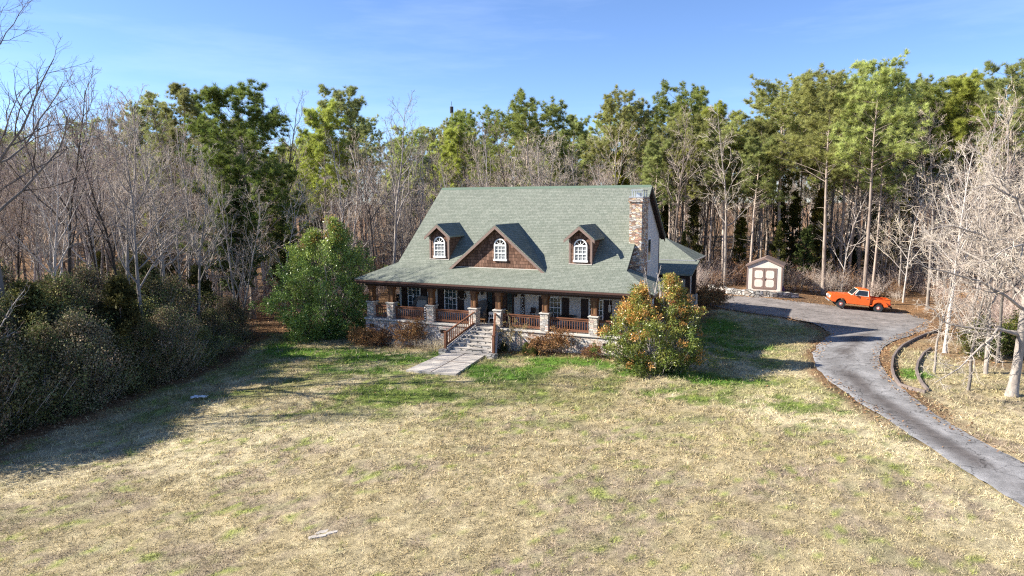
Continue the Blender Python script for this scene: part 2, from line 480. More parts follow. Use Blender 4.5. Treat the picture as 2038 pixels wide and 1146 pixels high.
# ------------------------------------------------------------------ house frame (u along the front, v towards the back)
PSI, HX, HY = R(24.73), -9.30, 42.43
CS, SN = math.cos(PSI), math.sin(PSI)
def hw(u, v): return HX + u * CS + v * SN, HY - u * SN + v * CS

# ------------------------------------------------------------------ lawn, woods floor, driveway outlines on the ground
def gpoly(px): return [on_ground(*p)[:2] for p in px]
_l = gpoly([(0, 905), (120, 862), (250, 815), (330, 775), (420, 748), (470, 720), (500, 692), (540, 664)])
LAWN = [(-16, 6), (-14.6, 12)] + _l + [(-10.5, 45), hw(0, 3), hw(16, 3), hw(19, 12)] + gpoly([(1440, 606), (1560, 616), (1660, 640)]) + gpoly([(1800, 700), (1830, 700), (1900, 722), (2038, 748)]) + [(36, 34), (40, 6)]
# driveway: left and right kerb-less edges, paired
_dl = gpoly([(2075, 1040), (2038, 1012), (1960, 962), (1890, 918), (1810, 866), (1740, 820), (1690, 788), (1650, 757), (1627, 735), (1618, 715), (1622, 695), (1638, 676), (1652, 664), (1620, 645), (1560, 632), (1500, 624), (1440, 614), (1405, 606)])
_dr = gpoly([(2090, 960), (2038, 921), (1960, 882), (1890, 843), (1840, 808), (1800, 778), (1768, 748), (1752, 724), (1752, 704), (1764, 688), (1788, 676), (1822, 664), (1862, 640), (1805, 624), (1748, 619), (1640, 606), (1560, 597), (1440, 588)])
DRIVE = _dl + _dr[::-1]

# lawn colour zones (what grows where)
TAN, STRAW, MAUVE, GREEN, LITTER, DLIT = map(np.array, [(.425, .35, .205), (.565, .485, .305), (.36, .285, .215), (.10, .195, .028), (.285, .165, .085), (.115, .080, .054)])
OLIVE = np.array((.25, .245, .080))
def ell(x, y, cx, cy, a, b, rot=0.0):
    c, s = math.cos(rot), math.sin(rot); dx, dy = x - cx, y - cy
    return np.exp(-(((dx * c + dy * s) / a) ** 2 + ((-dx * s + dy * c) / b) ** 2))
_gl = [(*on_ground(620, 700)[:2], 4.6, 2.2), (*on_ground(770, 710)[:2], 5.2, 2.0), (*on_ground(830, 715)[:2], 1.9, 1.2), (*on_ground(700, 735)[:2], 3.0, 1.0), (*on_ground(1010, 735)[:2], 3.2, 2.0), (*on_ground(960, 750)[:2], 1.6, 1.0),
       (*on_ground(1150, 722)[:2], 4.0, 1.2), (*on_ground(1200, 730)[:2], 2.0, .9), (*on_ground(1340, 748)[:2], 4.6, 1.0), (*on_ground(1440, 690)[:2], 3.0, 3.0), (*on_ground(1420, 650)[:2], 2.0, 3.0),
       (*on_ground(1815, 745)[:2], .9, 1.2)]
def lawn_cols(x, y):
    a, b, c = fbm(x, y, 6.0, 11), fbm(x, y, 1.3, 31), fbm(x, y, .45, 51, 3)
    d = fbm(x, y, 3.0, 71)
    g = np.zeros_like(x)
    for cx, cy, aa, bb in _gl: g = np.maximum(g, ell(x, y, cx, cy, aa, bb, -.35))
    far = sstep(22, 32, y)                                       # the lawn is greener towards the house
    green = np.clip(sstep(.18, .66, g * (.80 + 1.7 * (b - .5) + 1.3 * (d - .5) + .9 * (c - .5))) * .95, 0, 1)
    olive = np.clip(sstep(.50, .68, b * .6 + d * .5 + .09 * far) * (.16 + .7 * far), 0, 1)
    band = np.maximum.reduce([ell(x, y, *on_ground(px_, py_)[:2], a_, b_, -.55) for px_, py_, a_, b_ in ((1590, 805, 2.6, 1.3), (1690, 862, 2.6, 1.1), (1790, 920, 2.2, .8), (1330, 790, 3.5, 1.2), (800, 790, 4.0, 2.0))])
    gr2 = np.clip(sstep(.60, .74, b * .55 + c * .5 + .03 * far + .13 * band) * (.2 + .55 * far + .5 * band), 0, 1)
    e1, e2 = fbm(x, y, .16, 61, 2), fbm(x, y, .30, 66, 2)
    k = TAN[None] * (1 - sstep(.45, .7, a)[:, None]) + STRAW[None] * sstep(.45, .7, a)[:, None]
    m = sstep(.47, .62, b)[:, None] * .8 * (1 - .3 * far[:, None]); k = k * (1 - m) + MAUVE[None] * m
    s = sstep(.55, .75, c)[:, None] * .5; k = k * (1 - s) + STRAW[None] * s
    dry = 1 - .75 * sstep(13, 17, x) * (1 - sstep(38, 44, y)); gr2 = gr2 * dry; olive = olive * dry
    k = k * (1 - olive[:, None] * .75) + OLIVE[None] * olive[:, None] * .75
    k = k * (1 - gr2[:, None]) + np.array((.16, .215, .05))[None] * gr2[:, None]
    k = k * (1 - green[:, None]) + (GREEN[None] * (.7 + .7 * c[:, None])) * green[:, None]
    tuft = (sstep(.66, .78, e2 * .75 + b * .3) * dry)[:, None] * .8; k = k * (1 - tuft) + np.array((.30, .345, .085))[None] * tuft
    k = k * (.55 + .9 * e1)[:, None]
    return k, green
def litter_mask(x, y):
    n = fbm(x, y, 1.4, 91) - .5
    sd = poly_sd(x, y, LAWN) + n * 2.4
    lit = sstep(-.5, .7, sd) * (1 - .35 * (x > 15) * (y < 40))
    rd = poly_sd(x, y, DRIVE)
    edge = (1 - sstep(.25, .95, np.abs(rd) + n * 1.1)) * sstep(20, 28, y * .8 + x * .3)          # straw and leaves along the drive
    bank = ell(x, y, *on_ground(1620, 606)[:2], 4.5, 1.6, -.3) * 1.3
    inner = ell(x, y, *on_ground(1730, 690)[:2], .9, 2.5, .2) * .8
    bedl = (1 - sstep(.2, 1.2, np.abs((x - HX) * SN + (y - HY) * CS - .0) + n)) * (x < 6) * (x > -10) * .75
    return np.clip(np.maximum.reduce([lit, edge * .95, np.clip(bank, 0, 1), inner, bedl]), 0, 1), sd

# one ground sheet: fine where the camera looks, stretching to the horizon
def axis(a, b, step, far, gr=1.22):
    mid = list(np.arange(a, b + step / 2, step)); st = step; lo, hi = [], []
    p = a
    while p > -far: st *= gr; p -= st; lo.append(p)
    p, st = b, step
    while p < far: st *= gr; p += st; hi.append(p)
    return np.array(lo[::-1] + mid + hi)
gx, gy = axis(-34, 42, .24, 2500), axis(7, 64, .24, 2500)
X, Y = np.meshgrid(gx, gy); nx, ny = len(gx), len(gy)
xf, yf = X.ravel(), Y.ravel()
zf = gz(xf, yf) + (fbm(xf, yf, 2.2, 5) - .5) * .10
zf -= .10 * (poly_sd(xf, yf, DRIVE) < -.1)                                            # the bed the drive lies in
zf += .30 * sstep(0, 9, poly_sd(xf, yf, LAWN)) * (fbm(xf, yf, 7, 6) - .3)
kc, _g = lawn_cols(xf, yf); lm, lsd = litter_mask(xf, yf)
lc = LITTER[None] * (.45 + 1.0 * fbm(xf, yf, 1.0, 121)[:, None]); dm = sstep(.4, .65, fbm(xf, yf, 3.0, 131))[:, None]
lc = lc * (1 - dm * .6) + DLIT[None] * dm * .6
kc = kc * (1 - lm[:, None]) + lc * lm[:, None]
ii = (np.arange(ny - 1)[:, None] * nx + np.arange(nx - 1)[None]).ravel()
me = np_mesh('ground', np.stack([xf, yf, zf], 1), [np.stack([ii, ii + 1, ii + nx + 1, ii + nx], 1)], kc, True)
ground = tag(link('ground', me, MT['ground']), kind='structure')
ground['label'] = 'dormant tan lawn and leaf strewn woods floor'

# driveway sheet
def strip(L, Rr, n_along=6, n_across=14):
    L, Rr = np.array(L), np.array(Rr)
    def dens(P):
        out = []
        for i in range(len(P) - 1):
            p0, p1, p2, p3 = P[max(i - 1, 0)], P[i], P[i + 1], P[min(i + 2, len(P) - 1)]
            for t in np.arange(n_along) / n_along:
                out.append(.5 * (2 * p1 + (p2 - p0) * t + (2 * p0 - 5 * p1 + 4 * p2 - p3) * t * t + (3 * p1 - p0 - 3 * p2 + p3) * t ** 3))
        out.append(P[-1]); return np.array(out)
    A, B = dens(L), dens(Rr)
    s = np.linspace(0, 1, n_across)[None, :, None]
    G = A[:, None] * (1 - s) + B[:, None] * s
    return G
G = strip(_dl, _dr)
na, nb = G.shape[:2]
jit = (fbm(G[..., 0].ravel(), G[..., 1].ravel(), .7, 201) - .5).reshape(na, nb) * .5
across = (G[:, -1] - G[:, 0]); across /= np.linalg.norm(across, axis=1)[:, None] + 1e-9
G[:, 0] += across * jit[:, :1]; G[:, -1] += across * jit[:, -1:]
dx, dy = G[..., 0].ravel(), G[..., 1].ravel()
dz = gz(dx, dy) + .03
s = np.tile(np.linspace(0, 1, nb), na); run = np.repeat(np.linspace(0, 1, na), nb)
tracks = np.exp(-((s - .30) / .13) ** 2) + np.exp(-((s - .72) / .13) ** 2)
base = np.array((.225, .218, .214)); oil = np.array((.085, .072, .066)); lt = np.array((.42, .415, .41))
w = sstep(.38, .56, fbm(dx, dy, 1.7, 221))
dc = base[None] * (1 - .0 * tracks[:, None])
mdl = (np.exp(-((s - .40) / .24) ** 2) * w * (run < .66))[:, None]
dc = dc * (1 - .85 * mdl) + oil[None] * .85 * mdl
e = (np.exp(-(s / .09) ** 2) + .5 * np.exp(-((s - .62) / .12) ** 2))[:, None] * .6
dc = dc * (1 - e) + lt[None] * e
up = sstep(.62, .75, run)[:, None]; pk = np.array((.235, .21, .195)) * (.75 + .5 * fbm(dx, dy, .9, 231))[:, None]
dc = dc * (1 - up) + pk * up
ii = (np.arange(na - 1)[:, None] * nb + np.arange(nb - 1)[None]).ravel()
drive = tag(link('driveway', np_mesh('driveway', np.stack([dx, dy, dz], 1), [np.stack([ii, ii + 1, ii + nb + 1, ii + nb], 1)], dc, True), MT['asphalt']), kind='structure')

# concrete walk in front of the steps
wp = [hw(6.9, -1.55), hw(9.3, -1.55), on_ground(908, 748)[:2], on_ground(808, 740)[:2]]
b = MB(); n = 10
wt_ = []
for j in range(n + 1):
    for i in range(n + 1):
        s_, t_ = i / n, j / n
        x = (wp[0][0] * (1 - s_) + wp[1][0] * s_) * (1 - t_) + (wp[3][0] * (1 - s_) + wp[2][0] * s_) * t_
        y = (wp[0][1] * (1 - s_) + wp[1][1] * s_) * (1 - t_) + (wp[3][1] * (1 - s_) + wp[2][1] * s_) * t_
        wt_.append((x, y, float(gz(x, y)) + .10))
b.slab(wt_, [(j * (n + 1) + i, j * (n + 1) + i + 1, (j + 1) * (n + 1) + i + 1, (j + 1) * (n + 1) + i) for j in range(n) for i in range(n)], .3)
walk = tag(b.build('footpath', MT['concrete']), kind='structure')
# two joints in the slab, thin dark lines of litter
def walk_pt(s_, t_):
    x = (wp[0][0] * (1 - s_) + wp[1][0] * s_) * (1 - t_) + (wp[3][0] * (1 - s_) + wp[2][0] * s_) * t_
    y = (wp[0][1] * (1 - s_) + wp[1][1] * s_) * (1 - t_) + (wp[3][1] * (1 - s_) + wp[2][1] * s_) * t_
    return Vector((x, y, float(gz(x, y)) + .104))
b = MB()
for a_, c_ in (((0.0, .48), (1, .48)), ((.5, 0), (.5, 1))):
    for k in range(8):
        b.bar(walk_pt(a_[0] + (c_[0] - a_[0]) * k / 8, a_[1] + (c_[1] - a_[1]) * k / 8), walk_pt(a_[0] + (c_[0] - a_[0]) * (k + 1) / 8, a_[1] + (c_[1] - a_[1]) * (k + 1) / 8), .035, .012)
tag(b.build('footpath_joint_line', plain('joint_dirt', (.13, .09, .065), .95, .4), walk))

# ------------------------------------------------------------------ the farmhouse (local x = along the front, y = towards the back, z = 0 at the porch floor)
house = tag(empty('farmhouse', (HX, HY, 0), -PSI), 'large farmhouse with green shingle roof, stone porch and three front dormers', 'house')
M = MT
b = MB(); b.box(-.25, 17.8, .45, 4.6, -2.7, -.10); foundation = b.build('stone_foundation', M['stone'], house)
b = MB(); b.box(-.32, 17.87, .37, 4.65, -.10, 0); floor_ = b.build('porch_floor', M['sill'], house, .015)
for vu in (.25, 5.45, 15.62):
    b = MB(); b.box(vu - .22, vu + .22, .43, .5, -.62, -.34); f = b.build('foundation_vent', M['sill'], foundation)
    b = MB(); b.box(vu - .18, vu + .18, .415, .43, -.585, -.375)
    for k in range(4): b.box(vu - .18, vu + .18, .40, .415, -.575 + .055 * k, -.55 + .055 * k)
    f['label'] = 'dark louvred vent in the stone foundation'
    b.build('vent_louvre', M['dark'], foundation)

# main body: walls
b = MB(); b.prism([(2.7, -1.6), (11.3, -1.6), (11.3, 3.0), (2.7, 3.0)], .85, 15.95, 'x')
b.prism([(2.75, 3.0), (11.25, 3.0), (11.25, 5.12), (7.65, 7.98), (2.75, 3.92)], 1.6, 15.95, 'x')
wall = b.build('wall', M['siding'], house)
def slope(v): return 3.45 + .8453 * (v - 2.0)
b = MB(); b.slab([(1.29, 2.0, 3.45), (16.28, 2.0, 3.45), (16.28, 7.65, 8.226), (1.29, 7.65, 8.226), (16.28, 11.85, 4.88), (1.29, 11.85, 4.88)], [(0, 1, 2, 3), (3, 2, 4, 5)], .13)
roof = b.build('main_roof', M['shingle'], house)
b = MB(); b.slab([(1.31, 7.50, 8.115), (1.31, 7.65, 8.262), (1.31, 7.80, 8.115), (16.2, 7.50, 8.115), (16.2, 7.65, 8.262), (16.2, 7.80, 8.115)], [(0, 3, 4, 1), (1, 4, 5, 2)], .04)
b.build('ridge_cap', plain('ridge_shingles', (.10, .145, .11), .9, .25, 12), roof)
for u in (1.29, 16.28):
    s_ = -1 if u < 5 else 1
    b = MB()
    b.prism([(2.02, 3.33), (2.02, 3.10), (7.65, 7.86), (11.83, 4.53), (11.83, 4.76), (7.65, 8.10)], u - .03 * s_, u - .075 * s_, 'x')
    b.build('rake_board', M['dark'], roof)
b = MB(); b.slab([(15.95, 2.1, 3.38), (16.2, 2.1, 3.38), (16.2, 7.65, 8.05), (15.95, 7.65, 8.05), (16.2, 11.8, 4.72), (15.95, 11.8, 4.72)], [(0, 1, 2, 3), (3, 2, 4, 5)], .05)
b.build('soffit', M['dark'], roof)
# porch roof, hipped at both ends
b = MB()
b.slab([(-.67, 0, 2.5), (18.24, 0, 2.5), (16.28, 2, 3.45), (1.29, 2, 3.45), (18.24, 4.9, 2.5), (16.28, 2.94, 3.45), (-.67, 6.5, 2.5), (1.29, 4.54, 3.45), (16.0, 4.9, 2.5)],
       [(0, 1, 2, 3), (1, 4, 5, 2), (0, 3, 7, 6), (4, 8, 5)], .10)
proof = b.build('porch_roof', M['shingle'], house)
b = MB(); b.box(-.6, 18.17, .06, .11, 2.22, 2.40); b.box(18.10, 18.17, .11, 4.85, 2.22, 2.40); b.box(-.60, -.53, .11, 6.4, 2.22, 2.40)
b.build('fascia', M['gutter'], proof)
b = MB(); b.bar((-.62, -.02, 2.40), (18.2, -.02, 2.40), .12, .11)
b.build('gutter', M['gutter'], proof, .02)
b = MB(); b.bar((18.27, .0, 2.475), (18.27, 4.9, 2.475), .05, .05); b.build('drip_edge', M['metal'], proof)
b = MB(); b.box(-.5, 18.05, .12, 2.69, 2.24, 2.28); b.box(15.96, 18.05, 2.69, 4.8, 2.24, 2.28); b.box(-.5, .84, 2.69, 6.3, 2.24, 2.28); b.build('porch_ceiling', M['soffit'], house)
b = MB(); b.box(-.2, 17.75, .46, .74, 2.06, 2.24); b.build('porch_beam', M['dark'], house)

# piers with posts
def pier(u, v, z0=-.0, cut=0):
    b = MB(); b.box(u - .26, u + .26, v - .26, v + .26, z0, .98); p = b.build('stone_pier', M['stone'], house, .03)
    b = MB(); b.box(u - .31, u + .31, v - .31, v + .31, .98, 1.06); b.build('pier_cap', M['sill'], p, .02)
    b = MB(); b.box(u - .14, u + .14, v - .14, v + .14, 1.06, 2.08, 0)
    o = b.build('wooden_post', M['post'], p, .01)
    b = MB()
    for sx in (-1, 1):
        for sy in (-1, 1):
            b.box(u + sx * .12 - .045, u + sx * .12 + .045, v + sy * .12 - .045, v + sy * .12 + .045, 1.06, 2.06)
    b.box(u - .175, u + .175, v - .175, v + .175, 1.06, 1.16); b.box(u - .20, u + .20, v - .20, v + .20, 1.86, 2.06)
    b.build('post_frame', M['postframe'], p, .008)
PU = [.13, 1.62, 4.53, 7.45, 9.08, 12.0, 14.88, 17.5]
for u in PU: pier(u, .72)
pier(17.5, 4.3); pier(.13, 4.2)
# railings with their balusters
def railing(p, q, zt=.80, zb=.14, step=.145):
    p, q = Vector((*p, 0)), Vector((*q, 0)); L = (q - p).length; z = Vector((0, 0, 1))
    b = MB(); b.bar(p + z * zt, q + z * zt, .13, .05); b.bar(p + z * (zt - .085), q + z * (zt - .085), .05, .09); b.bar(p + z * zb, q + z * zb, .06, .13)
    d_ = (q - p).normalized() * .03
    for e_ in (p + d_, q - d_): b.bar(e_ + z * (zb - .06), e_ + z * (zt - .02), .055, .055)
    r = b.build('railing', M['rail'], house)
    n = int(L / step)
    me = None
    for i in range(1, n):
        c = p + (q - p) * (i / n)
        if me is None:
            bb = MB(); bb.box(-.02, .02, -.02, .02, zb + .065, zt - .13); o = bb.build('baluster', M['rail'], r); me = o.data
        else:
            o = bpy.data.objects.new('baluster', me); COL.objects.link(o); o.parent = r
        o.location = c
for i in range(len(PU) - 1):
    if i == 3: continue
    railing((PU[i] + .26, .72), (PU[i + 1] - .26, .72))
railing((17.5, .98), (17.5, 4.04))

# steps, cheek walls, stair rails
NS, TR, RI = 7, .30, .185
prof = [(.44, 0.0)]
for i in range(1, NS): prof += [(.44 - TR * (i - 1) , -RI * (i - 1) if i > 1 else -.0)]
L_, R_ = [], []
def wid(v): t = (.45 - v) / 2.1; return 7.72 - .88 * t, 8.82 + .92 * t
pts = []
z = -.01; v = .44
pts.append((v, z))
for i in range(NS):
    v2 = v - TR; pts.append((v2, z)); z2 = z - RI; pts.append((v2, z2)); v, z = v2, z2
pts.append((pts[-1][0], -2.3)); pts.append((.44, -2.3))
vs = [(wid(p[0])[0], p[0], p[1]) for p in pts] + [(wid(p[0])[1], p[0], p[1]) for p in pts]
n = len(pts)
b = MB(); b.add(vs, [tuple(range(n)), tuple(range(2 * n - 1, n - 1, -1))] + [(i, i + n, (i + 1) % n + n, (i + 1) % n) for i in range(n)])
steps = b.build('front_steps', M['stone_step'], house)
b = MB(); v = .44
for i in range(NS):
    w0, w1 = wid(v), wid(v - TR)
    zz = -.01 - RI * i
    b.add([(w0[0], v, zz - .03), (w0[1], v, zz - .03), (w1[1], v - TR - .03, zz - .03), (w1[0], v - TR - .03, zz - .03), (w0[0], v, zz + .012), (w0[1], v, zz + .012), (w1[1], v - TR - .03, zz + .012), (w1[0], v - TR - .03, zz + .012)],
          [(0, 3, 2, 1), (4, 5, 6, 7), (0, 1, 5, 4), (1, 2, 6, 5), (2, 3, 7, 6), (3, 0, 4, 7)]); v -= TR
b.build('step_tread_slab', M['concrete'], steps)
for s_ in (0, 1):
    top, bot = (wid(.44)[s_], .44), (wid(-1.5)[s_], -1.5)
    o = -.28 if s_ == 0 else .28
    b = MB()
    b.add([(top[0], top[1], -2.3), (bot[0], bot[1], -2.3), (bot[0], bot[1], -1.02), (top[0], top[1], .02),
           (top[0] + o, top[1], -2.3), (bot[0] + o, bot[1], -2.3), (bot[0] + o, bot[1], -1.02), (top[0] + o, top[1], .02)],
          [(0, 1, 2, 3), (4, 7, 6, 5), (0, 4, 5, 1), (1, 5, 6, 2), (2, 6, 7, 3), (3, 7, 4, 0)])
    ck = b.build('stair_cheek_wall', M['stone_step'], house)
    b = MB(); b.bar((top[0] + o / 2, top[1], .05), (bot[0] + o / 2, bot[1] - .02, -.99), .34, .07); b.build('coping', M['sill'], ck)
    b = MB(); b.box(bot[0] + o / 2 - .25, bot[0] + o / 2 + .25, -1.95, -1.48, -2.2, -1.02); b.build('end_block', M['stone_step'], ck, .03)
    x0, x1 = bot[0] + o / 2, top[0] + o / 2
    b = MB()
    b.box(x0 - .065, x0 + .065, -1.60, -1.47, -1.02, -.06); b.bar((x0, -1.56, -.13), (x1, .44, .82), .11, .06); b.bar((x0, -1.52, -.84), (x1, .44, .17), .06, .11)
    b.box(x0 - .085, x0 + .085, -1.62, -1.45, -.06, -.02)
    sr = b.build('stair_railing', M['rail'], house)
    for i in range(1, 15):
        t = i / 15; u_, v_ = x0 + (x1 - x0) * t, -1.54 + 1.98 * t
        bb = MB(); bb.box(u_ - .02, u_ + .02, v_ - .02, v_ + .02, -.80 + 1.01 * t, -.16 + .95 * t); bb.build('baluster', M['rail'], sr)

# front wall: windows, shutters, door, lamps
def window(u0, u1, z0, z1, cols, rows, v=2.7, parent=None, glass='glassblue', name='window', fr='white'):
    b = MB(); t = .055
    b.box(u0, u0 + t, v - .06, v, z0, z1); b.box(u1 - t, u1, v - .06, v, z0, z1); b.box(u0, u1, v - .065, v, z1 - t, z1); b.box(u0 - .03, u1 + .03, v - .09, v, z0 - .04, z0 + t)
    for k in range(1, cols): x = u0 + (u1 - u0) * k / cols; b.box(x - .011, x + .011, v - .035, v - .015, z0 + t, z1 - t)
    for k in range(1, rows): zz = z0 + (z1 - z0) * k / rows; h = .022 if k * 2 == rows else .011; b.box(u0 + t, u1 - t, v - .04, v - .015, zz - h, zz + h)
    w = b.build(name, M[fr], parent or house)
    b = MB(); b.box(u0 + .02, u1 - .02, v - .014, v - .004, z0 + .02, z1 - .02); b.build('pane', M[glass], w)
    return w
def shutter(u0, u1, z0, z1):
    b = MB(); b.box(u0, u1, 2.66, 2.695, z0, z1)
    for k in range(2):
        za, zb = (z0 + .08, (z0 + z1) / 2 - .05) if k == 0 else ((z0 + z1) / 2 + .05, z1 - .08)
        b.box(u0 + .07, u1 - .07, 2.645, 2.66, za, zb)
    o = b.build('shutter', M['dark'], house, .006)
window(1.52, 2.48, .45, 1.98, 3, 4); shutter(1.02, 1.48, .45, 1.98); shutter(2.52, 2.98, .45, 1.98)
window(4.27, 5.17, .45, 1.98, 3, 4); shutter(3.76, 4.23, .45, 1.98); shutter(5.21, 5.67, .45, 1.98)
window(11.25, 12.2, .42, 1.66, 4, 4); shutter(10.76, 11.21, .42, 1.66); shutter(12.24, 12.68, .42, 1.66)
window(13.90, 14.76, .42, 1.66, 4, 4); shutter(13.42, 13.86, .42, 1.66); shutter(14.80, 15.26, .42, 1.66)
# door with two sidelights
b = MB(); b.box(7.3, 9.12, 2.62, 2.7, 0, 2.1); df = b.build('door_frame', M['dark'], house)
b = MB(); b.box(7.78, 8.66, 2.585, 2.62, .04, 2.04); door = b.build('front_door', plain('door_wood', (.05, .025, .018), .4), house)
b = MB(); b.prism([(8.02, .75), (8.42, .75), (8.42, 1.62), (8.22, 1.84), (8.02, 1.62)], 2.57, 2.585); b.build('door_glass', M['glassblue'], door)
b = MB(); b.lathe([(.03, 0), (.035, .03), (.02, .06)], (8.58, 2.56, .98), 8); b.build('door_handle', plain('brass', (.5, .35, .12), .3, metal=.9), door)
for u in (7.54, 8.88):
    b = MB(); b.box(u - .14, u + .14, 2.60, 2.625, .3, 1.95); b.build('sidelight', M['glassblue'], df)
    b = MB()
    for zz in (.7, 1.1, 1.5): b.box(u - .14, u + .14, 2.592, 2.60, zz - .012, zz + .012)
    b.box(u - .012, u + .012, 2.592, 2.60, .3, 1.95); b.build('sidelight_muntin', M['dark'], df)
for u in (7.02, 9.30):
    b = MB(); b.box(u - .05, u + .05, 2.67, 2.7, 1.62, 1.86); b.bar((u, 2.69, 1.84), (u, 2.56, 1.90), .03, .03)
    b.lathe([(.02, .36), (.10, .28), (.105, .26), (.07, .02), (.03, 0)], (u, 2.55, 1.55), 8); b.build('wall_lantern', M['iron'], house)
b = MB(); b.lathe([(.05, -.05), (.06, 0), (.03, .05)], (10.1, 2.66, 1.73), 10); b.build('wall_sensor', M['white'], house)

# dormers and centre gable
def arch_window(uc, v, z0, w, h, parent):
    """rectangular sash under a half-round fan light"""
    r = w / 2; zs = z0 + h; N = 14; t = .07
    b = MB()
    for i in range(N):
        a0, a1 = math.pi * i / N, math.pi * (i + 1) / N
        P = [(uc + r * math.cos(a), zs + r * math.sin(a)) for a in (a0, a1)] + [(uc + (r - t) * math.cos(a), zs + (r - t) * math.sin(a)) for a in (a1, a0)]
        b.prism(P, v - .07, v, 'y')
    b.box(uc - r, uc - r + t, v - .07, v, z0, zs); b.box(uc + r - t, uc + r, v - .07, v, z0, zs)
    b.box(uc - r - .04, uc + r + .04, v - .10, v, z0 - .06, z0 + .05); b.box(uc - r + t, uc + r - t, v - .068, v, zs - .05, zs + .05)
    for a in (math.pi / 4, math.pi / 2, 3 * math.pi / 4):
        b.bar((uc + .09 * math.cos(a), v - .045, zs + .09 * math.sin(a)), (uc + (r - t) * math.cos(a), v - .045, zs + (r - t) * math.sin(a)), .03, .026)
    for i in range(6):
        a0, a1 = math.pi * i / 6, math.pi * (i + 1) / 6
        b.bar((uc + .11 * math.cos(a0), v - .043, zs + .11 * math.sin(a0)), (uc + .11 * math.cos(a1), v - .043, zs + .11 * math.sin(a1)), .03, .03)
    zm = z0 + h * .47
    b.box(uc - r + t, uc + r - t, v - .06, v - .01, zm - .028, zm + .028)
    for k in (-1, 1): b.box(uc + k * w / 7 - .012, uc + k * w / 7 + .012, v - .045, v - .02, z0 + .05, zs - .05)
    for zz in (z0 + h * .26, z0 + h * .72): b.box(uc - r + t, uc + r - t, v - .043, v - .02, zz - .011, zz + .011)
    w_ = b.build('window_frame', M['white'], parent)
    b = MB(); b.prism([(uc + (r - .03) * math.cos(math.pi * i / 12), zs + (r - .03) * math.sin(math.pi * i / 12)) for i in range(13)], v - .018, v - .003, 'y')
    b.build('fan_pane', M['glass'], parent)
    b = MB(); b.box(uc - r + .03, uc + r - .03, v - .018, v - .003, z0, zs - .003); b.build('sash_pane', M['blind'], parent)
def dormer(u0, u1, v, zb, ze, zp, ov, vback_r, vback_e, zeave, zridge, hw_, win, corner=None, name='dormer'):
    uc = (u0 + u1) / 2
    b = MB()
    b.prism([(u0, zb), (u1, zb), (u1, ze), (uc, zp), (u0, ze)] if ze > zb + .05 else [(u0, zb), (u1, zb), (uc, zp)], v, vback_r - .1, 'y')
    d = b.build(name, M['shake'], house)
    vf = v - ov
    if corner is None:
        V = [(uc, vf, zridge), (uc, vback_r, zridge), (uc - hw_, vback_e, zeave), (uc - hw_, vf, zeave), (uc + hw_, vback_e, zeave), (uc + hw_, vf, zeave)]
        F = [(0, 1, 2, 3), (0, 5, 4, 1)]
    else:
        cv, cz = corner; k = hw_ * (zridge - cz) / (zridge - zeave)
        V = [(uc, vf, zridge), (uc, vback_r, zridge), (uc - k, cv, cz), (uc - hw_, vf + .22, zeave), (uc - hw_, vf, zeave), (uc + k, cv, cz), (uc + hw_, vf + .22, zeave), (uc + hw_, vf, zeave)]
        F = [(0, 1, 2, 3, 4), (0, 7, 6, 5, 1)]
    b = MB(); b.slab(V, F, .09); b.build('dormer_roof', M['shingle'], d)
    for s_ in (-1, 1):
        b = MB(); k = s_
        b.add([(uc, vf - .02, zridge - .07), (uc + k * (hw_ + .02), vf - .02, zeave - .08), (uc + k * (hw_ + .02), vf - .02, zeave - .25), (uc, vf - .02, zridge - .26),
               (uc, vf + .03, zridge - .07), (uc + k * (hw_ + .02), vf + .03, zeave - .08), (uc + k * (hw_ + .02), vf + .03, zeave - .25), (uc, vf + .03, zridge - .26)],
              [(0, 1, 2, 3), (7, 6, 5, 4), (0, 4, 5, 1), (1, 5, 6, 2), (2, 6, 7, 3), (3, 7, 4, 0)])
        b.build('rake_board', M['brown'], d)
    if ze > zb + .05:
        for uu in (u0, u1):
            s_ = -1 if uu == u0 else 1
            b = MB(); b.box(uu - (.0 if s_ < 0 else .09), uu + (.09 if s_ < 0 else 0.0), v - .025, v, zb, ze + .02); b.box(uu - (.02 if s_ < 0 else 0), uu + (0 if s_ < 0 else .02), v - .025, v + .09, zb, ze - .02)
            b.build('corner_board', M['brown'], d)
    b = MB(); b.box(u0 - .02 + (.0 if ze > zb + .05 else .25), u1 + .02 - (0 if ze > zb + .05 else .25), v - .07, v, zb + (.16 if ze > zb + .05 else .0), zb + (.20 if ze > zb + .05 else .05)); b.build('base_flashing', M['lgrey'], d)
    arch_window(win[0], v - .002, win[1], win[2], win[3], d)
    return d
dl = dormer(3.49, 4.87, 2.30, 3.52, 5.10, 5.68, .28, 4.98, 4.12, 5.17, 5.93, .90, (4.22, 3.86, .80, .86)); dl['label'] = 'shingled dormer nearest the far end of the porch'
dr = dormer(12.81, 14.17, 2.30, 3.52, 5.10, 5.68, .28, 4.98, 4.12, 5.17, 5.93, .90, (13.51, 3.88, .80, .86)); dr['label'] = 'shingled dormer beside the stone chimney'
gb = dormer(5.42, 11.48, 1.80, 3.30, 3.30, 5.74, .30, 4.98, 1.8, 3.24, 5.93, 3.18, (8.67, 3.84, .80, .86), (2.12, 3.45), 'front_gable'); gb['label'] = 'wide centre gable clad in brown shakes'

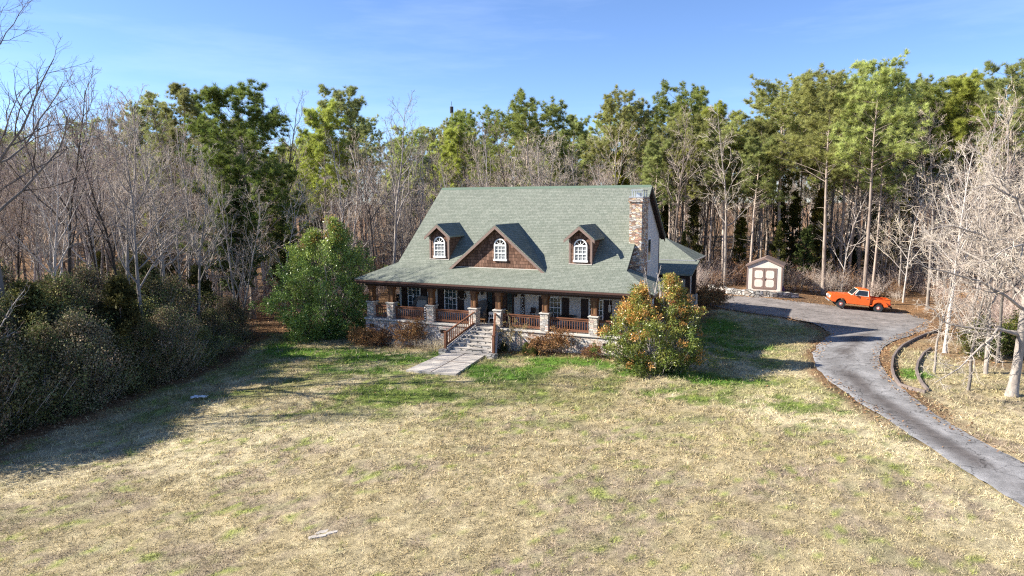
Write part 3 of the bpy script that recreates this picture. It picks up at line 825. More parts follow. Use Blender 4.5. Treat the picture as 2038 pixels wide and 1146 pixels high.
# chimney
b = MB(); b.box(15.93, 16.68, 3.66, 5.10, -1.6, 7.40); ch = b.build('chimney', M['stone_chim'], house, .03)
b = MB(); b.box(15.86, 16.75, 3.59, 5.17, 7.16, 7.46); b.build('chimney_crown', M['stone_chim'], ch, .05)
b = MB(); b.box(15.9, 16.71, 3.62, 5.14, 7.46, 7.52)
for x in (16.03, 16.60):
    for y in (3.85, 4.40, 4.92): b.box(x - .025, x + .025, y - .025, y + .025, 7.52, 7.86)
b.box(15.98, 16.65, 3.78, 4.98, 7.86, 7.91); b.box(16.18, 16.44, 4.1, 4.6, 7.52, 7.74)
b.build('chimney_cap', M['metal'], ch)
# window on the gable end
b = MB(); b.box(15.95, 16.01, 7.9, 8.75, 3.45, 4.95); gw = b.build('side_window', M['white'], house)
b = MB(); b.box(16.01, 16.018, 8.0, 8.65, 3.55, 4.85); b.build('side_pane', M['glass'], gw)
b = MB(); b.box(15.95, 15.98, 11.2, 11.32, -1, 5.0); b.build('corner_trim', M['brown'], house)

# rear wing on the right with its lower lean-to roof and porch
b = MB(); b.box(12.5, 17.3, 14.2, 18.0, -1.4, 3.2); b.build('wing_wall', M['siding'], house)
b = MB(); b.slab([(12.0, 13.9, 3.15), (17.9, 13.9, 3.15), (17.9, 18.3, 3.15), (12.0, 18.3, 3.15), (15.2, 16.1, 4.65), (14.0, 16.1, 4.65)], [(0, 1, 4, 5), (1, 2, 4), (2, 3, 5, 4), (3, 0, 5)], .12)
wr = b.build('wing_roof', M['shingle'], house)
b = MB(); b.bar((17.93, 13.9, 3.12), (17.93, 18.3, 3.12), .06, .08); b.bar((12, 13.87, 3.12), (17.93, 13.87, 3.12), .06, .08); b.build('drip_edge', M['metal'], wr)
b = MB(); b.slab([(14.0, 11.3, 2.42), (18.2, 11.3, 2.42), (18.2, 14.15, 3.14), (14.0, 14.15, 3.14)], [(0, 1, 2, 3)], .12); b.build('lean_to_roof', M['shingle'], house)
b = MB(); b.box(15.96, 18.1, 11.5, 14.2, -1.6, -.10); b.build('rear_porch_base', M['stone'], house)
b = MB(); b.box(15.96, 18.15, 11.4, 14.2, -.10, -.02); b.build('rear_porch_floor', M['sill'], house)
b = MB(); b.box(14, 18.0, 11.6, 11.85, 2.06, 2.28); b.build('rear_porch_beam', M['dark'], house)
for v0, zt in ((11.55, 2.06), (13.85, 2.6)):
    b = MB(); b.box(17.72, 18.02, v0, v0 + .3, -.02, zt); b.build('rear_porch_post', M['dark'], house)
b = MB(); b.box(17.55, 18.1, 13.75, 14.35, -1.5, .75); b.build('rear_stone_pier', M['stone'], house, .03)
b = MB(); b.box(11.6, 15.9, 11.31, 14.1, -1.4, 2.3); b.build('link_wall', M['siding'], house)

# ------------------------------------------------------------------ things on the porch (each a thing of its own)
def at_house(name, u, v, z=0.0, rz=0.0):
    x, y = hw(u, v); return empty(name, (x, y, z), -PSI + rz)
def wicker_chair(u, v, rz, label, cushion=True, sc=1.0):
    t = tag(at_house('wicker_chair', u, v, 0, rz), label, 'chair'); t.scale = (sc,) * 3
    b = MB(); N = 14
    for i in range(N):                      # curved wrap-round back, highest in the middle
        a0, a1 = math.pi * (-.08 + 1.16 * i / N), math.pi * (-.08 + 1.16 * (i + 1) / N)
        for a, c in ((a0, a1),):
            h = lambda g: .62 + .52 * max(0, math.sin(g)) ** .7
            b.add([(.46 * math.cos(a), .10 + .42 * math.sin(a), .12), (.46 * math.cos(c), .10 + .42 * math.sin(c), .12), (.52 * math.cos(c), .10 + .50 * math.sin(c), h(c)), (.52 * math.cos(a), .10 + .50 * math.sin(a), h(a)),
                   (.41 * math.cos(a), .10 + .37 * math.sin(a), .12), (.41 * math.cos(c), .10 + .37 * math.sin(c), .12), (.46 * math.cos(c), .10 + .44 * math.sin(c), h(c)), (.46 * math.cos(a), .10 + .44 * math.sin(a), h(a))],
                  [(0, 1, 2, 3), (7, 6, 5, 4), (3, 2, 6, 7), (0, 4, 5, 1), (0, 3, 7, 4), (1, 5, 6, 2)])
    b.build('backrest', M['wicker'], t)
    b = MB(); b.box(-.42, .42, -.38, .40, .10, .36); b.build('seat', M['wicker'], t, .03)
    for sx in (-1, 1):
        for sy in (-.32, .34):
            b = MB(); b.cyl((sx * .36, sy, 0), (sx * .36, sy, .12), .03, n=8); b.build('leg', M['wicker'], t)
    if cushion:
        b = MB(); b.box(-.37, .37, -.38, .30, .36, .48); b.build('seat_cushion', M['cushion'], t, .05)
        b = MB(); b.add([(-.33, .30, .46), (.33, .30, .46), (.30, .42, .92), (-.30, .42, .92), (-.33, .16, .46), (.33, .16, .46), (.30, .30, .92), (-.30, .30, .92)],
                        [(0, 1, 2, 3), (7, 6, 5, 4), (3, 2, 6, 7), (0, 4, 5, 1), (0, 3, 7, 4), (1, 5, 6, 2)]); b.build('back_cushion', M['cushion'], t, .05)
    return t
wicker_chair(3.0, 1.75, .15, 'large grey wicker armchair with tan cushion in front of the first window', True, 1.15)
wicker_chair(7.0, 1.95, -.3, 'round-backed dark wicker chair just inside the top of the steps', False, 1.1)
# small white child's chair
t = tag(at_house('child_chair', 8.05, 1.75, 0, .5), "small white plastic child's chair beside the front door", 'chair')
b = MB(); b.box(-.17, .17, -.16, .16, .30, .335); b.build('seat', M['white'], t, .01)
for sx in (-1, 1):
    for sy in (-1, 1):
        b = MB(); b.cyl((sx * .165, sy * .155, 0), (sx * .13, sy * .12, .30), .018, .022, 8); b.build('leg', M['white'], t)
b = MB(); b.box(-.15, .15, .13, .155, .50, .66); b.box(-.13, -.10, .13, .155, .33, .5); b.box(-.015, .015, .13, .155, .33, .5); b.box(.10, .13, .13, .155, .33, .5); b.build('backrest', M['white'], t)
# footstool / small wooden stand by the steps
t = tag(at_house('wooden_footstool', 7.62, 1.45), 'low brown wooden footstool at the head of the steps', 'stool')
b = MB(); b.box(-.2, .2, -.14, .14, .24, .28); b.build('top', M['post'], t)
for sx in (-1, 1):
    for sy in (-1, 1):
        b = MB(); b.bar((sx * .17, sy * .11, 0), (sx * .16, sy * .10, .24), .04, .04); b.build('leg', M['post'], t)
# welcome board
t = tag(at_house('welcome_board', 9.72, 2.6), 'tall narrow dark board lettered welcome, leaning on the wall by the door', 'sign')
b = MB(); b.box(-.12, .12, .02, .06, 0, 1.72); b.build('board', M['dark'], t, .006)
for i, ch_ in enumerate('WELCOME'):
    cu = bpy.data.curves.new('letter', 'FONT'); cu.body = ch_; cu.size = .24; cu.align_x = 'CENTER'; cu.extrude = .006
    tmp = bpy.data.objects.new('letter', cu); COL.objects.link(tmp)
    dg = bpy.context.evaluated_depsgraph_get(); lm_ = bpy.data.meshes.new_from_object(tmp.evaluated_get(dg)); bpy.data.objects.remove(tmp)
    lm_.transform(Matrix.Translation((0, .012, 1.46 - i * .178)) @ Matrix.Rotation(R(90), 4, 'X')); lm_.materials.clear()
    link('letter', lm_, M['white'], t)
b = MB(); b.prism([(0, .22), (.05, .28), (.075, .32), (.06, .36), (.03, .36), (0, .33), (-.03, .36), (-.06, .36), (-.075, .32), (-.05, .28)], .005, .018); b.build('heart', M['white'], t)
# narrow post with white diamonds by the second pier
t = tag(at_house('diamond_board', 4.14, .55), 'narrow dark stake with a column of white diamonds beside a stone pier', 'decoration')
b = MB(); b.box(-.07, .07, -.015, .015, 0, .98); b.build('board', M['dark'], t)
for k in range(6):
    b = MB(); z = .12 + .15 * k; b.prism([(0, z - .055), (.05, z), (0, z + .055), (-.05, z)], -.03, -.015); b.build('diamond', M['white'], t)
# wreath on a shutter
t = tag(at_house('wreath', 5.6, 2.60, 1.45), 'round dark twig wreath with pale flowers hung on the shutter by the second window', 'wreath')
rng = np.random.default_rng(3); b = MB()
for k in range(46):
    a = 2 * math.pi * k / 46; r_ = .24 + rng.uniform(-.03, .03)
    p = Vector((r_ * math.cos(a), rng.uniform(-.04, 0), r_ * math.sin(a))); d = Vector((-math.sin(a), rng.uniform(-.4, .1), math.cos(a))) + Vector(rng.uniform(-.7, .7, 3))
    b.cyl(p - d.normalized() * .09, p + d.normalized() * .09, .018, .006, 5)
b.build('twig_ring', M['bark_dark'], t)
b = MB()
for k in range(7): a = 3.6 + .28 * k; b.lathe([(.0, -.04), (.045, 0), (.0, .04)], (.24 * math.cos(a), -.06, .24 * math.sin(a)), 6)
b.build('flowers', plain('pale_flowers', (.62, .55, .50), .8), t)
# plaques and signs
def plaque(u, z, w, h, c, label, name='wall_plaque', v=2.66, cat='sign'):
    t = tag(at_house(name, u, v, z), label, cat)
    b = MB(); b.box(-w / 2, w / 2, 0, .025, -h / 2, h / 2); b.build('border', M['dark' if c != 'white' else 'lgrey'], t, .005)
    b = MB(); b.box(-w / 2 + .02, w / 2 - .02, -.006, 0, -h / 2 + .02, h / 2 - .02); b.build('face', M['white'] if c == 'white' else plain('plaque_' + c, {'teal': (.30, .42, .44)}[c], .6), t)
plaque(6.62, 1.66, .26, .34, 'teal', 'small pale blue plaque on the wall beside the lantern')
plaque(4.62, 1.84, .42, .13, 'white', 'small white strip sign hung across the top of the second window', 'hanging_sign', 2.58)
# bird-like white hangings in windows 1 and 2
t = tag(at_house('bird_ornament', 2.05, 2.5, 1.1), 'white bird ornament hanging in front of the first window', 'ornament')
b = MB(); b.lathe([(.005, 0), (.05, .06), (.06, .14), (.03, .22), (.035, .26), (.005, .30)], (0, 0, 0), 10); b.build('body', M['white'], t)
b = MB(); b.add([(-.22, .01, .52), (.0, -.03, .45), (.0, .03, .45), (.2, .0, .58), (.06, .0, .50), (-.06, .0, .56)], [(0, 1, 2), (3, 2, 1), (1, 4, 2), (5, 0, 2)]); b.build('wing', M['white'], t)
t = tag(at_house('bow_ornament', 4.78, 2.58, 1.05), 'pale bow ornament hanging on the second window', 'ornament')
b = MB(); b.lathe([(.01, 0), (.06, .08), (.09, .2), (.05, .28), (.02, .32)], (0, 0, 0), 8); b.build('bow', plain('pale_fabric', (.62, .55, .55), .8), t)
# bar stool in the corner by the third window
t = tag(at_house('bar_stool', 10.55, 2.2), 'tall dark bar stool between the welcome board and the wide window', 'stool')
b = MB(); b.lathe([(.16, 0), (.17, .02), (.16, .05)], (0, 0, .72), 14); b.build('seat', M['dark'], t)
b = MB(); b.box(-.16, .16, .12, .15, .78, 1.02); b.build('backrest', M['dark'], t)
for k in range(4):
    a = math.pi / 4 + k * math.pi / 2; b = MB(); b.cyl((.19 * math.cos(a), .19 * math.sin(a), 0), (.12 * math.cos(a), .12 * math.sin(a), .72), .018, n=8); b.build('leg', M['dark'], t)
# round table with chairs behind the railing
t = tag(at_house('round_table', 12.95, 1.75), 'round dark patio table behind the porch railing between two windows', 'table')
b = MB(); b.lathe([(.50, 0), (.52, .015), (.50, .03)], (0, 0, .72), 24); b.build('tabletop', M['iron'], t)
b = MB(); b.cyl((0, 0, 0), (0, 0, .72), .04, n=10); b.lathe([(.3, 0), (.28, .03), (.05, .06)], (0, 0, 0), 14); b.build('pedestal', M['iron'], t)
def iron_chair(u, v, rz, label):
    t = tag(at_house('iron_chair', u, v, 0, rz), label, 'chair', 'black iron patio chairs')
    b = MB(); b.box(-.21, .21, -.2, .2, .42, .45); b.build('seat', M['iron'], t)
    b = MB()
    for k in range(8): a0, a1 = math.pi * k / 8, math.pi * (k + 1) / 8; b.bar((.21 * math.cos(a0), .2, .72 + .18 * math.sin(a0)), (.21 * math.cos(a1), .2, .72 + .18 * math.sin(a1)), .025, .025)
    for x in (-.21, -.1, 0, .1, .21): b.bar((x, .2, .45), (x, .2, .72 + .18 * math.sqrt(max(0, 1 - (x / .21) ** 2))), .018, .018)
    b.build('backrest', M['iron'], t)
    for sx in (-1, 1):
        for sy in (-1, 1):
            b = MB(); b.cyl((sx * .2, sy * .19, 0), (sx * .19, sy * .18, .43), .014, n=6); b.build('leg', M['iron'], t)
iron_chair(12.2, 1.7, 1.4, 'black iron patio chair under the wide window')
iron_chair(14.3, 1.6, -.9, 'black iron patio chair behind the pier nearest the orange bush')
# barrel planter / wooden pedestal at the far end
t = tag(at_house('wooden_pedestal', 15.75, 1.2), 'small pale wooden pedestal table behind the last railing', 'table')
b = MB(); b.lathe([(.16, 0), (.05, .04), (.045, .26), (.07, .30), (.045, .34), (.05, .56)], (0, 0, 0), 10); b.build('pedestal', M['post'], t)
b = MB(); b.lathe([(.24, 0), (.25, .02), (.24, .04)], (0, 0, .56), 18); b.build('tabletop', M['post'], t)
t = tag(at_house('wind_chime', 15.45, 1.6, 1.15), 'white wind chime hanging at the far end of the porch', 'chime')
b = MB(); b.lathe([(.07, 0), (.08, .02), (.01, .10), (.008, .9)], (0, 0, .35), 10); b.build('top', M['white'], t)
for k in range(5):
    a = k * 1.257; b = MB(); b.cyl((.05 * math.cos(a), .05 * math.sin(a), .0), (.05 * math.cos(a), .05 * math.sin(a), .36), .012, n=6); b.build('tube', M['white'], t)
# porch swing at the far left
t = tag(at_house('porch_swing', .75, 3.6, 0, .35), 'dark slatted porch swing with a bright yellow seat pad', 'swing')
b = MB()
for k in range(6): b.box(-.7, .7, .25 + .05 * k * .3, .28 + .05 * k * .3, .52 + .085 * k, .585 + .085 * k)
b.box(-.74, -.68, .22, .42, .4, 1.08); b.box(.68, .74, .22, .42, .4, 1.08); b.build('backrest_slats', M['dark'], t)
b = MB(); b.box(-.72, .72, -.28, .28, .38, .43); b.build('seat', M['dark'], t)
b = MB(); b.box(-.68, .68, -.27, .24, .43, .51); b.build('seat_pad', plain('yellow_pad', (.62, .50, .03), .8), t, .02)
for sx in (-1, 1):
    b = MB(); b.cyl((sx * .71, -.2, .43), (sx * .71, 0, 2.24), .012, n=6); b.cyl((sx * .71, .26, .43), (sx * .71, 0, 2.24), .012, n=6); b.build('hanging_chain', M['iron'], t)

# ------------------------------------------------------------------ garden shed and the dry stone wall in front of it
sx_, sy_, _z = on_ground(1520, 580)
SZ = float(gz(sx_, sy_))
shed = tag(empty('garden_shed', (sx_, sy_, SZ), -R(26)), 'cream garden shed with brown trimmed double doors at the edge of the woods', 'shed')
SW, SH, SP, SD = 1.42, 2.30, 2.92, 2.6
b = MB(); b.prism([(-SW, -.15), (SW, -.15), (SW, SH), (0, SP), (-SW, SH)], 0, SD, 'y'); b.build('wall', M['shed_siding'], shed)
b = MB(); b.slab([(0, -.13, SP + .10), (0, SD + .12, SP + .10), (-SW - .16, SD + .12, SH + .02), (-SW - .16, -.13, SH + .02), (SW + .16, SD + .12, SH + .02), (SW + .16, -.13, SH + .02)], [(0, 1, 2, 3), (0, 5, 4, 1)], .09)
b.build('roof', plain('brown_shed_shingles', (.20, .145, .13), .9, .25, 9), shed)
for s_ in (-1, 1):
    b = MB(); b.bar((0, -.145, SP - .01), (s_ * (SW + .16), -.145, SH - .09), .03, .10); b.build('rake_board', M['brown'], shed)
    b = MB(); b.box(s_ * SW - .05, s_ * SW + .05, -.02, .06, -.1, SH - .04); b.build('corner_board', M['brown'], shed)
    b = MB(); x0, x1 = (-.92, -.012) if s_ < 0 else (.012, .92)
    b.box(x0, x1, -.035, 0, .28, 1.98); d = b.build('door', M['brown'], shed, .006)
    for z0, z1 in ((.40, 1.06), (1.16, 1.86)):
        b = MB(); xa, xb = x0 + .11, x1 - .11; k = .12
        b.prism([(xa + k, z0), (xb - k, z0), (xb, z0 + k), (xb, z1 - k), (xb - k, z1), (xa + k, z1), (xa, z1 - k), (xa, z0 + k)], -.048, -.035, 'y'); b.build('door_panel', M['shed_siding'], d)
    if s_ > 0:
        b = MB(); b.box(.05, .08, -.075, -.035, 1.0, 1.14); b.build('door_handle', M['iron'], d)
b = MB(); b.box(-1.02, -.93, -.03, 0, .26, 2.08); b.box(.93, 1.02, -.03, 0, .26, 2.08); b.box(-.93, .93, -.03, 0, 1.99, 2.08); b.box(-.93, .93, -.03, 0, .2, .27); b.build('door_surround_frame', M['brown'], shed)

def path_wall(px, th, h0, h1, name, mat, label, cat, jag=.06, dz=-.25):
    P = np.array([on_ground(*p)[:2] for p in px]); out = []
    for i in range(len(P) - 1):
        L = np.linalg.norm(P[i + 1] - P[i]); k = max(1, int(L / .35))
        out += [P[i] + (P[i + 1] - P[i]) * j / k for j in range(k)]
    out.append(P[-1]); P = np.array(out); rng = np.random.default_rng(len(name))
    b = MB(); vs = []; n = len(P)
    for i, p in enumerate(P):
        t = P[min(i + 1, n - 1)] - P[max(i - 1, 0)]; t /= np.linalg.norm(t); nn = np.array([-t[1], t[0]])
        h = h0 + (h1 - h0) * i / (n - 1) + rng.uniform(-jag, jag); z = float(gz(*p))
        w = rng.uniform(-.04, .04)
        for o, zz in ((-th / 2 + w, z + dz), (-th / 2 + w + .03, z + h), (th / 2, z + h + rng.uniform(-.03, .03)), (th / 2, z + dz)): vs.append((*(p + nn * o), zz))
    fs = [(4 * i + a, 4 * i + (a + 1) % 4, 4 * i + 4 + (a + 1) % 4, 4 * i + 4 + a) for i in range(n - 1) for a in range(4)] + [(0, 1, 2, 3), (4 * n - 1, 4 * n - 2, 4 * n - 3, 4 * n - 4)]
    b.add(vs, fs); o = b.build(name, mat, None, .02)
    return tag(o, label, cat)
path_wall([(1412, 579), (1450, 586), (1500, 590), (1545, 592), (1586, 593)], .5, .62, .42, 'stone_retaining_wall', M['stone_wall'], 'low dry stone retaining wall in front of the garden shed', 'wall')

# small purple bundle beside the shed
px_, py_, pz_ = on_ground(1563, 582)
b = MB(); b.lathe([(.12, 0), (.2, .12), (.19, .3), (.08, .42), (.12, .5), (.03, .52)], (0, 0, 0), 12)
o = b.build('garden_bag', plain('purple_plastic', (.12, .05, .14), .5, .3)); o.location = (px_, py_ + .6, pz_); tag(o, 'small dark purple garden bag beside the shed wall', 'bag')

# ------------------------------------------------------------------ orange step-side pickup
tx, ty = 27.25, 53.4; tz = float(gz(26.7, 52.72))
truck = tag(empty('pickup_truck', (tx, ty, tz + .04)), 'old bright orange step-side pickup truck parked on the gravel by the woods', 'pickup truck')
truck.rotation_euler = (0, -R(5.6), R(165)); truck.scale = (.92,) * 3
PAINT = NT('orange_paint', .28, .6); PAINT.col(PAINT.mix(PAINT.noise(PAINT.obj(), 3, 4), (.70, .105, .012), (.82, .155, .022)))
PAINT.b.inputs['Coat Weight'].default_value = .5; PAINT = PAINT.m
CREAM, RUB, RIM = plain('cream_paint', (.72, .66, .56), .4), plain('tyre_rubber', (.035, .04, .045), .8, .3), plain('pink_rim', (.45, .16, .14), .4)
def arc(cx, cz, r, a0, a1, n=9): return [(cx + r * math.cos(a0 + (a1 - a0) * i / n), cz + r * math.sin(a0 + (a1 - a0) * i / n)) for i in range(n + 1)]
b = MB()
prof = [(2.20, .50), (2.32, .62), (2.36, .98), (2.30, 1.07), (1.7, 1.13), (.74, 1.19), (-.76, 1.19), (-.76, .44), (.98, .44)] + arc(1.46, .40, .44, math.pi * .97, .03 * math.pi)
b.prism(prof, -.97, .97, 'y'); body = b.build('body', PAINT, truck, .05)
b = MB(); b.slab([(2.27, -.60, 1.10), (2.27, .60, 1.10), (.80, .66, 1.235), (.80, -.66, 1.235), (1.6, -.62, 1.19), (1.6, .62, 1.19)], [(0, 1, 5, 4), (4, 5, 2, 3)], .12); b.build('hood', PAINT, truck, .03)
b = MB()
G8 = [(-.74, -.90, 1.185), (.72, -.90, 1.185), (.72, .90, 1.185), (-.74, .90, 1.185), (-.64, -.74, 1.74), (.26, -.72, 1.74), (.26, .72, 1.74), (-.64, .74, 1.74)]
b.add(G8, [(0, 1, 2, 3), (7, 6, 5, 4), (0, 4, 5, 1), (1, 5, 6, 2), (2, 6, 7, 3), (3, 7, 4, 0)]); b.build('cab', PAINT, truck, .06)
b = MB(); b.add([(-.66, -.73, 1.70), (.30, -.71, 1.70), (.30, .71, 1.70), (-.66, .73, 1.70), (-.55, -.55, 1.82), (.12, -.55, 1.82), (.12, .55, 1.82), (-.55, .55, 1.82)], [(0, 3, 2, 1), (4, 5, 6, 7), (0, 1, 5, 4), (1, 2, 6, 5), (2, 3, 7, 6), (3, 0, 4, 7)])
b.build('cab_roof', PAINT, truck, .05)
def lerp(p, q, t): return tuple(p[i] + (q[i] - p[i]) * t for i in range(3))
def inset(quad, l, r, d, u, off, name, mat, par, th=.008):
    """panel set into a face given by its four corners (bottom-left, bottom-right, top-right, top-left)"""
    A, B, C_, D = quad
    P = []
    for s, t in ((l, d), (1 - r, d), (1 - r, 1 - u), (l, 1 - u)): P.append(Vector(lerp(lerp(A, B, s), lerp(D, C_, s), t)))
    nrm = (P[1] - P[0]).cross(P[3] - P[0]).normalized()
    b = MB(); b.add([p + nrm * off for p in P] + [p + nrm * (off - th - .02) for p in P], [(0, 1, 2, 3), (7, 6, 5, 4), (0, 4, 5, 1), (1, 5, 6, 2), (2, 6, 7, 3), (3, 7, 4, 0)])
    return b.build(name, mat, par)
gl = M['glass']
ws = inset((G8[1], G8[2], G8[6], G8[5]), .03, .03, .04, .04, .012, 'windshield_trim', CREAM, truck); inset((G8[1], G8[2], G8[6], G8[5]), .07, .07, .09, .09, .018, 'windshield_glass', gl, ws)
for q, nm in (((G8[2], G8[3], G8[7], G8[6]), 'door_window_trim'), ((G8[0], G8[1], G8[5], G8[4]), 'door_window_trim')):
    fl = nm and q[0] is G8[2]
    w = inset(q, .06 if fl else .10, .10 if fl else .06, .05, .09, .012, nm, CREAM, truck)
    inset(q, .14 if fl else .16, .16 if fl else .14, .10, .15, .018, 'door_glass', gl, w)
rw = inset((G8[3], G8[0], G8[4], G8[7]), .12, .12, .15, .15, .012, 'rear_glass', gl, truck)
# bed
b = MB(); b.box(-2.34, -.84, -.66, -.61, .60, 1.12); b.box(-2.34, -.84, .61, .66, .60, 1.12); b.box(-.88, -.84, -.61, .61, .60, 1.12); b.box(-2.30, -.88, -.61, .61, .60, .66)
b.box(-2.34, -.84, -.69, -.58, 1.12, 1.15); b.box(-2.34, -.84, .58, .69, 1.12, 1.15); b.build('bed', PAINT, truck)
b = MB(); b.box(-2.39, -2.34, -.62, .62, .60, 1.12); b.build('tailgate', PAINT, truck, .01)
for s_ in (-1, 1):
    b = MB(); y0, y1 = (.66, .97) if s_ > 0 else (-.97, -.66)
    b.prism([(-.98, .50), (-.98, .92), (-1.06, 1.0), (-1.25, 1.03), (-1.65, 1.02), (-1.95, .92), (-2.12, .74), (-2.20, .52)] + arc(-1.46, .40, .43, math.pi * .94, math.pi * .06)[0:], y0, y1, 'y')
    b.build('rear_fender', PAINT, truck, .05)
    b = MB(); b.box(-1.0, -.76, s_ * .70 - .25, s_ * .70 + .25, .44, .56); b.build('side_step', PAINT, truck, .015)
    for wx in (1.46, -1.46):
        yc = s_ * .80
        b = MB(); b.cyl((wx, yc - .12, .36), (wx, yc + .12, .36), .36, n=24); w = b.build('wheel', RUB, truck, .03)
        b = MB(); b.cyl((wx, yc + s_ * .115, .36), (wx, yc + s_ * .128, .36), .16, .15, n=20); b.build('rim', RIM, w)
        b = MB(); b.cyl((wx, yc + s_ * .128, .36), (wx, yc + s_ * .15, .36), .07, .05, n=14); b.build('hub_cap', CREAM, w)
    b = MB(); b.cyl((2.33, s_ * .70, .86), (2.385, s_ * .70, .86), .10, n=16); b.build('headlight', M['white'], truck)
    b = MB(); b.box(-2.37, -2.33, s_ * .76 - .06, s_ * .76 + .06, .68, .82); b.build('tail_light', plain('red_lens', (.4, .02, .02), .3), truck)
    b = MB(); b.box(.52, .58, s_ * 1.05 - .07, s_ * 1.05 + .07, 1.25, 1.40); b.bar((.55, s_ * .90, 1.22), (.55, s_ * 1.02, 1.30), .02, .02); b.build('mirror', M['iron'], truck)
    b = MB(); b.box(-.55, -.42, s_ * .985 - .012, s_ * .985 + .012, 1.03, 1.06); b.build('door_handle', M['metal'], truck)
b = MB(); b.box(2.345, 2.375, -.56, .56, .72, 1.0)
for k in range(5): b.box(2.37, 2.385, -.55, .55, .74 + .055 * k, .765 + .055 * k)
b.build('grille', M['metal'], truck)
b = MB(); b.box(2.37, 2.44, -.90, .90, .46, .58); b.build('front_bumper', M['metal'], truck, .03)
b = MB(); b.box(-2.52, -2.42, -.85, .85, .46, .58); b.build('rear_bumper', M['iron'], truck, .02)
b = MB(); b.box(-2.2, 2.1, -.42, -.32, .38, .52); b.box(-2.2, 2.1, .32, .42, .38, .52); b.box(-1.52, -1.40, -.7, .7, .3, .42); b.box(1.40, 1.52, -.7, .7, .3, .42); b.build('chassis_frame', M['iron'], truck)

# ------------------------------------------------------------------ timber edged bed beside the drive
def timber_run(px, label, h=.15, w=.12):
    P = [on_ground(*p)[:2] for p in px]; z0 = min(float(gz(*p)) for p in P)
    t = tag(empty('timber_edging', (*P[0], float(gz(*P[0])))), label, 'garden edging')
    for i in range(len(P) - 1):
        p, q = Vector((*P[i], float(gz(*P[i])) + h / 2 - .04)), Vector((*P[i + 1], float(gz(*P[i + 1])) + h / 2 - .04))
        e = (q - p).normalized() * .04; b = MB(); b.bar(p - e - Vector(t.location), q + e - Vector(t.location), w, h + .1); b.build('timber', M['timber'], t, .015)
timber_run([(1840, 783), (1815, 777), (1790, 769), (1779, 752), (1775, 735), (1777, 715), (1785, 702), (1797, 690), (1815, 680), (1832, 672), (1852, 664), (1872, 658)], 'long curving border of weathered grey timbers beside the driveway')
timber_run([(1846, 779), (1836, 768), (1828, 754), (1824, 738), (1827, 724), (1838, 706), (1852, 696)], 'short inner run of weathered timbers inside the curved bed', .14)

# ------------------------------------------------------------------ odds and ends on the lawn
x, y, z = on_ground(645, 1063)
t = tag(empty('stone_lid', (x, y, z), .25), 'broken pale concrete slabs lying half buried in the lawn', 'slab')
rng = np.random.default_rng(8)
for (cx, cy, sx, sy, a, dz) in ((-.16, -.14, .26, .085, .12, .02), (.22, -.02, .17, .08, .35, .03), (.06, .14, .34, .10, .2, .0)):
    b = MB(); P = []
    for k in range(10):
        g = 2 * math.pi * k / 10; r_ = rng.uniform(.85, 1.1)
        P.append((cx + sx * r_ * math.copysign(abs(math.cos(g)) ** .6, math.cos(g)) * math.cos(a) - sy * r_ * math.sin(g) * math.sin(a), cy + sx * r_ * math.cos(g) * math.sin(a) + sy * r_ * math.copysign(abs(math.sin(g)) ** .6, math.sin(g)) * math.cos(a)))
    b.prism(P, -.10, dz + .02, 'z'); b.build('slab_piece', M['concrete'], t, .012)
x, y, z = on_ground(392, 792)
b = MB(); rng = np.random.default_rng(4); N = 7; vs = [(-.35 + .7 * i / (N - 1) + rng.uniform(-.03, .03), -.16 + .32 * j / (N - 1) + rng.uniform(-.03, .03), .03 + rng.uniform(0, .14)) for j in range(N) for i in range(N)]
b.slab(vs, [(j * N + i, j * N + i + 1, (j + 1) * N + i + 1, (j + 1) * N + i) for j in range(N - 1) for i in range(N - 1)], .012)
o = b.build('plastic_bag', M['white'], None, 0, True); o.location = (x + .25, y - .35, z + .05); tag(o, 'crumpled white plastic bag at the foot of the dark thicket', 'litter')
# mast far beyond the trees
x, y, z = at_dist(904, 165)
t = tag(empty('radio_mast', (x, y, z)), 'thin grey mast rising above the trees far behind the house', 'mast')
b = MB(); b.cyl((0, 0, -1), (0, 0, 30.6), .22, .12, 8); b.build('pole', M['metal'], t)
b = MB(); b.cyl((0, 0, 28.9), (0, 0, 30.4), .42, .42, 10); b.cyl((0, 0, 30.4), (0, 0, 31.6), .05, n=6); b.cyl((0, 0, 25.1), (0, 0, 25.5), .4, n=8); b.build('antenna_head', M['iron'], t)

